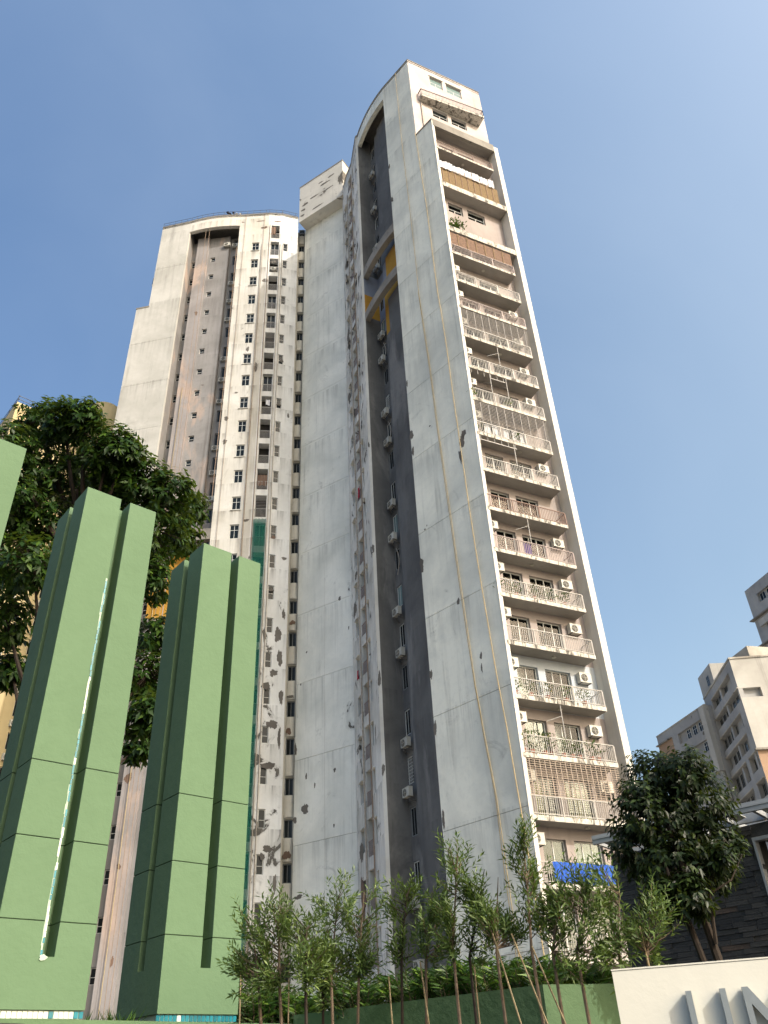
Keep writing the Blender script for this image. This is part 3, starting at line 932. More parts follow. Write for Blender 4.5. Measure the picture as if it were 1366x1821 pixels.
# ---- right wing: grazing white columns with small windows, loggias and slits
pts_r = [(-2.95, 57.0), (-2.7, 55.0), (-2.15, 53.4), (-1.62, 52.2), (-1.15, 50.0), (-0.95, 49.05), (-0.72, 48.9)]
R1, R2, R3, R4, R5, R6 = [Frame(a, b) for a, b in zip(pts_r, pts_r[1:])]
for F_ in (R1, R5):
    wall('column_wall', F_, 0, F_.L, 0, ZT, M['whiteR'], T)
wall('white_fin', R6, 0, R6.L, 0, ZT, M['fin'], T)
for F_, u, w, h0, h1, dp in ((R2, 0.85, 0.75, -0.65, 0.75, 0.3), (R3, 0.66, 0.98, -1.15, 1.1, 0.8), (R4, 0.72, 0.6, -0.75, 0.75, 0.3)):
    zz = [2.3 + 3 * k for k in range(1, 28)]
    if F_ is R2: zz = zz[:-1]
    wall('column_wall', F_, 0, F_.L, 0, ZT, M['whiteR'], T, [(u - w / 2, u + w / 2, z + h0, z + h1, dp) for z in zz], back=M['room'])
    for k, z in enumerate(zz):
        if F_ is R3:
            b = MB()
            for x in np.linspace(u - w / 2 + 0.06, u + w / 2 - 0.06, 8): b.bar(F_.p(x, 0.04, z + h0), F_.p(x, 0.04, z + h0 + 0.9), 0.03)
            b.bar(F_.p(u - w / 2, 0.04, z + h0 + 0.92), F_.p(u + w / 2, 0.04, z + h0 + 0.92), 0.05)
            b.build('loggia_railing', M['railp'], T)
            if k % 3 == 1: add_window(F_, u, z + h0 + 0.02, w - 0.04, h1 - h0 - 0.05, T, d=0.5, style='slide', fm='framegrey')
        else:
            add_window(F_, u, z + h0 + 0.01, w - 0.02, h1 - h0 - 0.02, T, d=0.18, style='tran' if F_ is R2 else 'slide', fm='frame' if k % 2 else 'framegrey')
            if k % 4 != 2:
                b = MB(); F_.box(b, u - w / 2 - 0.05, u + w / 2 + 0.05, -0.12, 0.04, z + h1 + 0.002, z + h1 + 0.06); b.build('window_hood', M['whiteR'], T)
mb = MB()
mb.tube([R3.p(0.04, -0.09, 0.2), R3.p(0.04, -0.09, 82)], 0.06, 6)
mb.build('drain_pipe', M['pipe'], T)
mb = MB(); mb.tube([R4.p(0.10, -0.09, 0.2), R4.p(0.10, -0.09, 84)], 0.05, 6); mb.build('drain_pipe', M['ropeb'], T)
for k, (F_, u, z, w, h, mt) in enumerate([(R6, 0.05, 33.0, 0.3, 0.9, 'patch'), (R6, 0.05, 42.6, 0.2, 0.8, 'patch'), (R6, 0.1, 23.0, 0.35, 1.3, 'patch'), (R6, 0.1, 17.2, 0.3, 0.9, 'patch'), (R5, 0.5, 4.4, 0.5, 2.6, 'patch'), (R4, 1.7, 5.5, 0.6, 3.4, 'patch'),
        (R2, 0.55, 11.0, 1.3, 3.6, 'brick'), (R2, 0.4, 13.8, 1.2, 1.4, 'patch'), (R2, 0.35, 31.2, 1.0, 1.9, 'patch'), (R2, 0.9, 33.9, 0.9, 0.9, 'patch'), (R2, 0.25, 8.0, 0.6, 2.0, 'patch'), (R4, 1.6, 20.0, 0.35, 1.6, 'patch'), (R4, 1.8, 50.0, 0.5, 1.6, 'patch'), (R4, 1.6, 62.0, 0.5, 1.5, 'patch'), (R4, 1.8, 71.0, 0.4, 1.5, 'patch'), (R2, 0.3, 53.0, 0.8, 2.0, 'patch'), (R2, 0.5, 61.0, 1.0, 2.6, 'patch'), (R2, 0.4, 69.5, 0.9, 2.4, 'patch')]):
    patch(F_, u, z, w, h, T, 300 + k, mt)

# ---- blank central wall and lift-motor box
cL, cR = (-7.6, 60.0), (-2.95, 57.0)
FC = Frame(cL, cR)
panels('wall_panel', FC, 0, FC.L, [0, 9.65, 15.65, 21.65, 27.7, 33.8, 39.8, 45.85, 51.9, 57.95, 64.0, 69.95, 76.0, 85.6], M['core'], T, th=0.3)
for k, (u, z, w, h) in enumerate([(1.02, 18.0, 0.75, 1.05), (0.10, 17.4, 0.5, 0.6), (4.35, 33.9, 0.35, 0.5), (0.45, 27.6, 0.16, 0.26), (1.0, 30.2, 0.2, 0.25), (0.55, 12.3, 0.9, 0.4), (0.05, 22.5, 0.3, 1.3), (5.3, 34.4, 0.2, 0.3), (5.2, 31.0, 0.16, 0.4), (1.9, 19.5, 0.2, 0.45), (3.7, 20.2, 0.24, 0.5), (1.1, 20.3, 0.2, 0.7), (3.6, 16.4, 0.15, 0.4), (0.35, 10.8, 0.4, 0.5)]):
    patch(FC, u, z, w, h, T, 400 + k)
mb = MB(); FC.box(mb, 2.785, 2.797, -0.004, 0.02, 3, 85); mb.build('crack_line', M['pipe'], T)
FX = Frame((-8.2, 58.75), (-2.75, 55.35))
mb = MB(); FX.box(mb, 0, FX.L, 0, 6.0, 85.35, 92.2); mb.build('lift_motor_box', M['corebox'], T)
for k, (u, z, w, h) in enumerate([(0.9, 88.2, 1.4, 0.5), (2.2, 88.6, 1.8, 0.35), (3.8, 89.9, 2.0, 0.45), (4.7, 90.6, 1.2, 0.4), (0.6, 87.3, 0.9, 0.5), (4.4, 88.4, 1.4, 0.35), (2.7, 86.2, 2.4, 0.3), (0.5, 86.3, 0.8, 0.5), (3.2, 90.6, 1.0, 0.3)]):
    patch(FX, u, z, w, h, T, 500 + k)
mb = MB(); FX.box(mb, -0.04, FX.L + 0.04, -0.04, 6.04, 92.2, 92.36); mb.build('coping', M['concrete'], T)

# ---- narrow window column in the corner
FN = Frame((-8.75, 60.75), (-7.55, 60.75))
zn_ = [2.0 + 3 * k for k in range(1, 29)]
wall('corner_wall', FN, 0, FN.L, 0, ZT, M['fin'], T, [(0.32, 0.98, z - 0.6, z + 0.7, 0.25) for z in zn_])
mb = MB(); mb.quad((-7.598, 60.75, 0), (-7.598, 60.0, 0), (-7.598, 60.0, ZT), (-7.598, 60.75, ZT)); mb.build('corner_return', M['fin'], T)
for k, z in enumerate(zn_):
    add_window(FN, 0.65, z - 0.59, 0.64, 1.27, T, d=0.14, style='slide', fm='framegrey', pm='pane')
    b = MB()                                            # bowed spandrel under each window
    n = 8
    for j in range(n):
        a0, a1 = math.pi * j / n, math.pi * (j + 1) / n
        q0 = FN.p(0.65 - 0.36 * math.cos(a0), -0.16 * math.sin(a0), 0); q1 = FN.p(0.65 - 0.36 * math.cos(a1), -0.16 * math.sin(a1), 0)
        b.quad((q0.x, q0.y, z - 2.2), (q1.x, q1.y, z - 2.2), (q1.x, q1.y, z - 0.66), (q0.x, q0.y, z - 0.66))
        b.quad((q0.x, q0.y, z - 0.66), (q1.x, q1.y, z - 0.66), tuple(FN.p(0.65, 0, z - 0.66)), tuple(FN.p(0.65, 0, z - 0.66)))
    b.build('spandrel', M['fin'], T)
for k, (u, z, w, h, mt) in enumerate([(0.65, 33.7, 0.7, 0.5, 'brick'), (0.62, 27.2, 0.7, 0.35, 'patch'), (0.55, 24.4, 0.5, 0.8, 'brick'), (0.62, 15.4, 0.75, 0.8, 'brick')]):
    patch(FN, u, z - 0.2, w, h, T, 600 + k, mt, d=-0.19)

# ---- left wing: white front
L1, L2, L3 = Frame((-10.05, 58.15), (-8.3, 58.75)), Frame((-11.6, 57.95), (-10.05, 58.15)), Frame((-15.0, 58.0), (-11.6, 57.95))
zs_ = [2.2 + 3 * k for k in range(1, 27)]
wall('front_wall', L1, 0, L1.L, 0, ZT, M['whiteLs'], T, [(0.2, 0.7, z - 0.65, z + 0.65, 0.22) for z in zs_])
for k, z in enumerate(zs_): add_window(L1, 0.45, z - 0.64, 0.48, 1.27, T, d=0.1, style='tran', fm='frame')
mb = MB(); mb.quad((-8.3, 58.75, 0), (-8.72, 60.75, 0), (-8.72, 60.75, ZT), (-8.3, 58.75, ZT)); mb.build('corner_return', M['fin'], T)
zb_ = [1.8 + 3 * k for k in range(1, 28)]
wall('front_wall', L2, 0, L2.L, 0, ZT, M['whiteLs'], T, [(0.32, 1.28, z - 1.15, z + 1.2, 0.8) for z in zb_], back=M['cavity'])
for k, z in enumerate(zb_):
    b = MB()
    for x in np.linspace(0.38, 1.22, 9): b.bar(L2.p(x, 0.04, z - 1.13), L2.p(x, 0.04, z - 0.25), 0.028)
    b.bar(L2.p(0.33, 0.04, z - 0.22), L2.p(1.27, 0.04, z - 0.22), 0.05)
    b.build('loggia_railing', M['railw'], T)
    if k in (25, 22, 21, 18, 12, 9, 8, 6, 5, 3, 2): add_window(L2, 0.8, z - 1.12, 0.92, 2.3, T, d=0.3, style='slide', fm='frame', pm='pane')
    if k in (20, 13): # grille
        b = MB()
        for q in np.arange(z - 0.2, z + 1.15, 0.16): b.bar(L2.p(0.33, 0.06, q), L2.p(1.27, 0.06, q), 0.03)
        b.build('security_grille', M['raild'], T)
    if k == 24: add_ac(L2, 0.8, z - 1.0, T, d=-0.02, s=0.75)
wall('front_wall', L3, 0, L3.L, 0, ZT, M['whiteL'], T, [(1.6, 2.42, z - 0.7, z + 0.75, 0.22) for z in zs_])
for k, z in enumerate(zs_):
    add_window(L3, 2.01, z - 0.69, 0.80, 1.43, T, d=0.1, style='cross', fm='frame')
    if k % 2: 
        b = MB(); L3.box(b, 1.52, 2.5, -0.09, 0.03, z - 0.78, z - 0.705); b.build('window_sill', M['whiteL'], T)
for k, (F_, u, z, w, h, mt) in enumerate([(L3, 3.25, 74.2, 0.5, 0.9, 'patch'), (L3, 0.45, 54.3, 0.6, 0.7, 'patch'), (L3, 0.5, 51.4, 0.6, 0.7, 'patch'), (L3, 3.0, 42.3, 0.7, 0.4, 'patch'), (L3, 2.0, 63.6, 0.5, 0.8, 'patch'), (L3, 1.2, 57.6, 0.5, 0.3, 'patch'), (L3, 0.35, 84.9, 0.5, 0.2, 'brick'), (L3, 2.4, 84.9, 1.3, 0.25, 'brick'), (L3, 2.9, 83.6, 0.9, 0.6, 'brick'),
        (L1, 0.55, 62.0, 0.5, 0.6, 'patch'), (L1, 0.45, 56.0, 0.6, 0.4, 'patch'), (L1, 1.4, 54.8, 0.3, 0.8, 'patch'), (L1, 1.45, 38.6, 0.5, 0.5, 'patch'), (L1, 1.55, 33.3, 0.35, 1.3, 'patch'), (L1, 1.15, 31.4, 0.8, 1.6, 'patch'), (L1, 1.35, 29.4, 0.6, 1.8, 'patch'), (L1, 0.9, 28.1, 0.7, 0.9, 'patch'), (L1, 0.35, 27.0, 0.8, 0.9, 'patch'), (L1, 1.55, 26.2, 0.4, 1.8, 'patch'), (L1, 0.95, 24.0, 1.0, 1.0, 'patch'), (L1, 1.5, 23.0, 0.35, 2.0, 'patch'), (L1, 0.75, 20.9, 1.3, 0.75, 'patch'), (L1, 0.95, 15.2, 1.0, 0.6, 'patch'), (L1, 0.6, 14.7, 0.5, 0.6, 'patch'), (L1, 1.0, 11.4, 0.4, 0.5, 'patch'), (L1, 0.45, 40.6, 0.5, 0.5, 'brick'), (L1, 1.5, 13.0, 0.3, 1.8, 'patch'), (L1, 0.5, 35.4, 0.6, 0.3, 'patch'),
        (L2, 0.75, 77.4, 1.1, 0.35, 'patch'), (L2, 0.15, 74.2, 0.3, 0.8, 'patch'), (L2, 1.0, 84.8, 1.0, 0.3, 'brick')]):
    patch(F_, u, z, w, h, T, 700 + k, mt)
for u, mt, F_ in ((1.42, 'pipe', L2), (0.10, 'pipe', L1), (0.16, 'ropeb', L2), (2.75, 'pipe', L3)):
    b = MB(); b.tube([F_.p(u, -0.08, 0.3), F_.p(u, -0.08, 80.5 if mt == 'pipe' else 84)], 0.035, 6); b.build('drain_pipe', M[mt], T)

# ---- left wing: grey and pink recess
FL = Frame((-20.95, 58.5), (-15.0, 58.0))
arc_beam('arch_beam', (-20.95, 58.5), (-15.0, 58.0), 0.26, 0, 0.42, 84.3, ZT, M['whiteL'], T)
mb = MB(); mb.quad(FL.p(FL.L, 0, 0), FL.p(FL.L, 1.7, 0), FL.p(FL.L, 1.7, ZT), FL.p(FL.L, 0, ZT)); mb.build('recess_side', M['greyL'], T)
mb = MB(); mb.quad(FL.p(0, 0, 0), FL.p(0, 1.7, 0), FL.p(0, 1.7, ZT), FL.p(0, 0, ZT)); mb.build('recess_side', M['greyL'], T)
zl = [2.3 + 3 * k for k in range(1, 28)]
wall('recess_wall', FL, 0, 0.75, 0, 84.3, M['greyL'], T, [(0.03, 0.5, z - 0.5, z + 0.5, 0.2) for z in zl[:-1]], d=1.7)
wall('recess_wall', FL, 4.5, FL.L, 0, 84.3, M['greyL'], T, [(4.85, 5.6, z - 0.8, z + 0.75, 0.25) for z in zl], d=1.7)
for k, z in enumerate(zl):
    if k < 26: add_window(FL, 0.265, z - 0.49, 0.45, 0.97, T, d=1.8, style='tran', fm='frame')
    add_window(FL, 5.225, z - 0.79, 0.73, 1.52, T, d=1.83, style='slide', fm='framegrey')
    if k % 4 != 1 and k < 26: add_ac(FL, 5.1, z - 1.5, T, d=1.68, s=0.85)
add_ac(FL, 4.3, 82.2, T, d=1.2, s=0.9); add_ac(FL, 5.2, 82.3, T, d=1.5, s=0.9)
wall('pilaster', FL, 0.7, 2.1, 0, 84.3, M['pinkL'], T, d=1.1)
mb = MB(); mb.quad(FL.p(0.7, 1.1, 0), FL.p(0.7, 1.72, 0), FL.p(0.7, 1.72, 84.3), FL.p(0.7, 1.1, 84.3)); mb.quad(FL.p(2.1, 1.1, 0), FL.p(2.1, 1.3, 0), FL.p(2.1, 1.3, 84.3), FL.p(2.1, 1.1, 84.3)); mb.build('pilaster_side', M['pinkL'], T)
wall('pilaster', FL, 2.1, 4.5, 0, 84.3, M['greyL'], T, [(2.4, 2.95, z - 0.3, z + 0.45, 0.2) for z in zl[:-1]], d=1.3)
mb = MB(); mb.quad(FL.p(4.5, 1.3, 0), FL.p(4.5, 1.72, 0), FL.p(4.5, 1.72, 84.3), FL.p(4.5, 1.3, 84.3)); mb.build('pilaster_side', M['greyL'], T)
for k, z in enumerate(zl[:-1]): add_window(FL, 2.675, z - 0.29, 0.53, 0.73, T, d=1.4, style='tran', fm='frame')
mb = MB(); FL.box(mb, 0.02, FL.L - 0.02, -0.05, 0.5, 40.6, 41.7); mb.build('crossbeam', M['concrete'], T)
mb = MB(); FL.box(mb, 2.1, 4.5, 1.26, 1.29, 33.4, 40.6); mb.build('painted_band', M['yellow'], T)
mb = MB(); FL.box(mb, 0.72, 2.08, 1.06, 1.09, 34.0, 38.5); mb.build('painted_band', M['yellow'], T)
for k, (u, z, w, h, mt, d) in enumerate([(1.2, 24.3, 0.9, 0.7, 'brick', 1.085), (1.1, 20.9, 0.7, 1.0, 'brick', 1.085), (1.3, 14.8, 0.4, 0.5, 'brick', 1.085), (1.7, 9.0, 0.25, 0.9, 'brick', 1.085), (1.6, 71.2, 0.4, 0.9, 'brick', 1.085), (3.2, 60.4, 0.4, 0.2, 'patch', 1.285)]):
    patch(FL, u, z, w, h, T, 800 + k, mt, d=d)

# ---- left wing: blank slab, stepped at the shoulder
FLS = Frame((-25.87, 59.37), (-20.95, 58.5))
zs_l = [0, 6.2, 12.2, 18.3, 24.3, 30.3, 36.3, 42.4, 48.3, 54.3, 60.5, 66.6, 72.2]
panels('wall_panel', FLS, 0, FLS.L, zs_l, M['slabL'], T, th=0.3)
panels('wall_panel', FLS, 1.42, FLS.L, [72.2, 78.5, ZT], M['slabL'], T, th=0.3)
mb = MB(); FLS.box(mb, -0.03, 1.5, -0.04, 0.34, 72.2, 72.4); mb.build('coping', M['concrete'], T)
mb = MB(); FLS.box(mb, 0.75, 1.41, 0.9, 3.5, 77.0, 77.25); bb = mb.build('balcony', M['slabedge'], T)
mb = MB()
for d in np.linspace(0.95, 3.4, 14): mb.bar(FLS.p(0.78, d, 77.25), FLS.p(0.78, d, 78.3), 0.035)
for u in np.linspace(0.8, 1.4, 5): mb.bar(FLS.p(u, 0.95, 77.25), FLS.p(u, 0.95, 78.3), 0.035)
mb.bar(FLS.p(0.78, 0.95, 78.3), FLS.p(0.78, 3.4, 78.3), 0.06); mb.bar(FLS.p(0.78, 0.95, 78.3), FLS.p(1.4, 0.95, 78.3), 0.06)
mb.build('railing', M['clothdark'], bb)

# ---- parapet cap, roof, back walls, roof-edge wire rail
rp = lambda F_, u, d=0.0: (F_.p(u, d, 0).x, F_.p(u, d, 0).y)
pent = FP.p(FP.L, 0, 0)
ARC_L = arc_pts((-20.95, 58.5), (-15.0, 58.0), 0.26); ARC_R = arc_pts(B1, S1, 0.26)
outline = [(pA.x, pA.y), (pent.x, pent.y), (9.5, 54.0), (2.0, 64.0), (-6.0, 71.0), (-24.0, 72.0), rp(FLS, 1.42), *ARC_L, (-11.6, 57.95), (-10.05, 58.15), (-8.3, 58.75), (-8.72, 60.75), (-7.6, 60.75), (-7.6, 60.0), (-2.95, 57.0), *pts_r[1:-1], *ARC_R]
mb = MB(); mb.prism(outline, ZT - 0.3, ZT - 0.05); mb.build('roof', M['roofing'], T)
mb = MB()
for a, b_ in zip(outline[1:6], outline[2:7]):
    mb.quad((a[0], a[1], 0), (b_[0], b_[1], 0), (b_[0], b_[1], ZT), (a[0], a[1], ZT))
q = FB.p(7.0, 1.0, 0); q2 = FB.p(7.0, 2.2, 0)
mb.quad((q.x, q.y, 0), (q2.x, q2.y, 0), (q2.x, q2.y, 72), (q.x, q.y, 72))
a, b_ = FLS.p(0, 0.3, 0), FLS.p(0, 8, 0)
mb.quad(a, b_, b_ + Vector((0, 0, 72.2)), a + Vector((0, 0, 72.2)))
a = FLS.p(1.42, 0.3, 0); b_ = FLS.p(1.42, 8, 0)
mb.quad(a, b_, b_ + Vector((0, 0, ZT)), a + Vector((0, 0, ZT)))
mb.build('rear_wall', M['fin'], T)
cap = [rp(FLS, 1.42), *ARC_L, (-11.6, 57.95), (-10.05, 58.15), (-8.3, 58.75)]
mb = MB()
for a, b_ in zip(cap, cap[1:]):
    F_ = Frame(a, b_); F_.box(mb, 0, F_.L, -0.05, 0.35, ZT, ZT + 0.14)
mb.build('coping', M['concrete'], T)
mb = MB()
CR_ = [*pts_r[:-1], *ARC_R, (pA.x, pA.y)]
for a, b_ in zip(CR_, CR_[1:]):
    F_ = Frame(a, b_); F_.box(mb, 0, F_.L, -0.05, 0.35, ZT, ZT + 0.14)
F_ = FP; F_.box(mb, -0.02, F_.L, -0.05, 0.35, ZT + 0.1, ZT + 0.22)
mb.build('coping', M['concrete'], T)
mb = MB()
for a, b_ in zip(cap, cap[1:]):
    F_ = Frame(a, b_)
    for u in np.arange(0, F_.L, 0.75): mb.bar(F_.p(u, 0.1, ZT + 0.1), F_.p(u, 0.1, ZT + 0.95), 0.035)
    for zz in (0.5, 0.93): mb.bar(F_.p(0, 0.1, ZT + zz), F_.p(F_.L, 0.1, ZT + zz), 0.03)
mb.build('roof_rail', M['wire'], T)
ORD = ('first', 'second', 'third', 'fourth', 'fifth', 'sixth', 'seventh', 'eighth', 'ninth', 'tenth', 'eleventh')
# ================================================================== THINGS ON THE TOWER
rope(FS, [(2.09, 86.0), (2.08, 72.3), (2.25, 60.0), (2.25, 52.1), (2.6, 43.6), (2.72, 38.4), (2.98, 31.2), (3.17, 25.2), (3.44, 18.9), (3.65, 16.4), (3.94, 13.0), (4.1, 7.0), (4.15, 2.4)], 'pale rope hanging down the middle of the blank grey slab wall', 'ropes hanging on the tower')
rope(FS, [(2.2, 52.1), (2.5, 43.6), (2.62, 38.4), (2.8, 33.3), (2.86, 31.2), (3.07, 25.2), (3.36, 18.9), (3.58, 16.4), (3.86, 13.0), (4.0, 2.4)], 'second strand close beside the rope in the middle of the slab wall', 'ropes hanging on the tower', r=0.02)
rope(FS, [(3.80, 72.8), (4.07, 61.4), (4.15, 50.3), (4.36, 44.1), (4.40, 38.3), (4.46, 35.7), (4.53, 30.3), (4.74, 24.2), (4.91, 19.6), (5.15, 16.0), (5.38, 11.0), (5.5, 6.0), (5.55, 2.4)], 'yellow rope running down the slab wall nearest the white balcony fin', 'ropes hanging on the tower', r=0.03)
rope(FL, [(2.0, 86.2), (2.05, 60), (2.0, 30), (2.1, 2)], 'thin rope hanging from the roof in front of the pink pilaster', 'ropes hanging on the tower', r=0.022, mat='ropeb', d=-0.05)
rope(FL, [(2.4, 86.2), (2.5, 60), (2.35, 30), (2.4, 2)], 'thin rope hanging in front of the small windows of the grey recess', 'ropes hanging on the tower', r=0.022, mat='ropeb', d=-0.05)
rope(FL, [(1.25, 60), (1.3, 30), (1.35, 2)], 'pale rope low on the pink pilaster seen between two green pylons', 'ropes hanging on the tower', r=0.03, d=0.95)
rope(L3, [(0.7, 86.2), (0.62, 60), (0.55, 30), (0.5, 2)], 'thin brown rope down the sunlit white wall beside the grey recess', 'ropes hanging on the tower', r=0.02, mat='ropeb')
rope(L3, [(2.9, 86.2), (2.85, 60), (2.8, 30), (2.8, 2)], 'thin brown rope between the white windows and the loggias', 'ropes hanging on the tower', r=0.02, mat='ropeb')
rope(L3, [(-0.10, 80), (-0.05, 60), (-0.15, 45)], 'doubled brown rope in front of the recess window strip', 'ropes hanging on the tower', r=0.035, mat='ropeb', d=-0.15)

# green safety net
mb = MB()
n = 14
for j in range(n):
    u0, u1 = 0.25 + 1.08 * j / n, 0.25 + 1.08 * (j + 1) / n
    d0, d1 = -0.22 + 0.05 * math.sin(j * 1.7), -0.22 + 0.05 * math.sin((j + 1) * 1.7)
    for zz0, zz1 in ((8.0, 20.0), (20.0, 30.0), (30.0, 42.3)):
        mb.quad(L2.p(u0, d0, zz0), L2.p(u1, d1, zz0), L2.p(u1, d1, zz1), L2.p(u0, d0, zz1))
tag(mb.build('safety_net', M['net'], None, off=L2.p(0.8, 0, 8.0)), 'long green safety net hung over the loggias of the white wall', 'net')

def cloth(fr, u, w, z0, z1, d, mat, label, group=None, name='laundry', seed=1, cat='laundry'):
    r = random.Random(seed); mb = MB(); n = max(4, int(w / 0.06)); m = 5
    g = [[fr.p(u + w * i / n, d + 0.03 * math.sin(i * 1.3 + seed) + r.uniform(-0.008, 0.008) * j, z1 - (z1 - z0) * j / m * (1 + 0.06 * math.sin(i * 0.9 + seed))) for j in range(m + 1)] for i in range(n + 1)]
    for i in range(n):
        for j in range(m):
            mb.quad(g[i][j + 1], g[i + 1][j + 1], g[i + 1][j], g[i][j])
    o = mb.build(name, M[mat], None, off=fr.p(u + w / 2, d, z0), smooth=True)
    return tag(o, label, cat, group)
cloth(FB, 0.9, 4.3, 8.88, 9.74, -0.02, 'bluecloth', 'bright blue sheet tied over the railing of the balcony above the saplings', name='blue_sheet', cat='sheet')
x = 0.15
for k in range(9):
    w = rnd.uniform(0.45, 0.85)
    if x + w > 5.9: break
    cloth(FB, x, w, 65.3 + rnd.uniform(-0.1, 0.15), 66.15 + rnd.uniform(0, 0.3), -0.03, 'clothwhite', ORD[k] + ' white cloth from the left in the washing row above the brown cane screen', 'washing above the cane screen', seed=k)
    x += w + rnd.uniform(-0.05, 0.12)
cloth(FB, 2.35, 0.55, 26.95, 27.7, 0.12, 'clothpurple', 'purple cloth behind the railing of a balcony halfway up', seed=4)
for k, u in enumerate((0.9, 1.5, 2.3, 3.0, 3.55)):
    cloth(FB, u, 0.4, 35.85, 36.6 + 0.1 * (k % 2), 0.16, 'clothwhite', ORD[k] + ' small white cloth from the left on the barred balcony halfway up', 'washing on the barred balcony', seed=20 + k)
cloth(FB, 0.75, 0.3, 7.4, 8.1, 0.3, 'clothred', 'red garment hanging on the balcony behind the saplings', seed=31)
cloth(FB, 1.1, 0.2, 7.45, 8.05, 0.3, 'clothwhite', 'white garment hanging next to the red one behind the saplings', seed=32)
cloth(R3, 0.4, 0.5, 40.3, 41.3, -0.06, 'clothred', 'red cloth hanging from a loggia on the grazing white column', seed=33)
cloth(R2, 0.7, 0.4, 25.3, 26.0, -0.06, 'clothred', 'faded red cloth at a small window low on the right white column', seed=34)
cloth(L2, 0.75, 0.4, 55.9, 56.6, 0.1, 'clothwhite', 'white garment hanging in a dark loggia of the left wing', seed=35)
cloth(L2, 0.36, 0.88, 46.1, 47.3, 0.02, 'brick', 'brown sheet covering the upper half of a loggia above the net', seed=36, name='brown_sheet', cat='sheet')
cloth(L2, 0.36, 0.5, 82.3, 83.7, -0.03, 'brick', 'red brown sheet over the topmost loggia under the roof', seed=37, name='brown_sheet', cat='sheet')

# bundle on the roof edge
mb = MB()
c0 = L3.p(-1.2, 0.05, ZT + 0.55)
for k in range(7):
    q = c0 + Vector((rnd.uniform(-0.4, 0.4), rnd.uniform(-0.1, 0.1), rnd.uniform(-0.1, 0.25)))
    mb.tube([q, q + Vector((rnd.uniform(-0.35, 0.35), 0, rnd.uniform(0.05, 0.25)))], [0.16, 0.05], 6)
tag(mb.build('cloth_bundle', M['clothdark'], None, off=c0), 'dark crumpled cloth lying on the left wing roof rail', 'cloth')
mb = MB()
c0 = L3.p(-0.3, 0.05, ZT + 0.45)
for k in range(5):
    q = c0 + Vector((rnd.uniform(-0.3, 0.3), rnd.uniform(-0.1, 0.1), rnd.uniform(-0.1, 0.1)))
    mb.tube([q, q + Vector((rnd.uniform(-0.25, 0.25), 0, rnd.uniform(0.0, 0.2)))], [0.12, 0.05], 6)
tag(mb.build('cloth_bundle', M['clothwhite'], None, off=c0), 'white crumpled cloth beside the dark one on the roof rail', 'cloth')

# pot plants on balconies
def pot_plant(loc, h, seed, label, group):
    r = np.random.RandomState(seed)
    t = empty('potted_plant', loc, label, 'pot plant', group)
    b = MB(); L = Vector(loc)
    b.tube([L, L + Vector((0, 0, 0.26))], [0.11, 0.15], 10); b.build('pot', M['terracotta'], t)
    lv = Leaves(); n = 90
    az = r.rand(n) * 2 * np.pi; el = r.uniform(0.1, 1.3, n); rr = r.uniform(0.05, 0.33, n)
    base = np.stack([np.cos(az) * rr, np.sin(az) * rr * 0.8, 0.3 + r.rand(n) * h], 1) + np.array(loc)
    d = np.stack([np.cos(az) * np.cos(el), np.sin(az) * np.cos(el), np.sin(el)], 1)
    lv.add(base, d, np.tile([0.1, 0.05, 1.0], (n, 1)), r.uniform(0.14, 0.3, n), r.uniform(0.04, 0.09, n), droop=0.25)
    lv.build('foliage', M['leafpot'], t, loc)
    b = MB(); b.tube([L + Vector((0, 0, 0.25)), L + Vector((0.02, 0, 0.3 + h * 0.8))], [0.015, 0.008], 5); b.build('stem', M['bark'], t)
names = {4: ('leafy pot plant on the most overgrown balcony above the barred one', 'pots on the overgrown balcony'), 5: ('pot plant on the pale blue balcony', 'pots on the pale blue balcony'), 7: ('pot plant behind the railing two floors above the pale blue balcony', 'pots two floors above the pale blue balcony'), 11: ('pot plant inside the barred balcony halfway up', 'pots on the barred balcony'), 12: ('pot plant at the railing just above the barred balcony halfway up', 'pots above the barred balcony')}
cntp = {}
for j, (k, z, u, pl) in enumerate(potted):
    cntp[k] = cntp.get(k, -1) + 1
    q = FB.p(min(u, 5.7), 0.28, z + 0.001)
    pot_plant(tuple(q), 0.35 + 0.45 * rnd.random() * (pl > 1) + 0.15, 50 + j, ORD[cntp[k]] + ' pot plant from the left' + names[k][0].split('pot plant')[1], names[k][1])
# weed growing on the blank ledge
r_ = np.random.RandomState(5)
lv = Leaves(); n = 160
q = FB.p(0.95, 0.05, 57.2); az = r_.rand(n) * 6.28
base = np.stack([r_.normal(0, 0.35, n), r_.normal(0, 0.12, n), np.abs(r_.normal(0, 0.45, n))], 1) + np.array(q)
lv.add(base, np.stack([np.cos(az), np.sin(az), r_.uniform(-0.2, 1, n)], 1), np.tile([0, 0.1, 1.0], (n, 1)), 0.28, 0.1)
tag(lv.build('weed', M['leafbush'], None, (0, 0, 0)), 'weed rooted in the concrete ledge below the blank pink storey', 'weed')

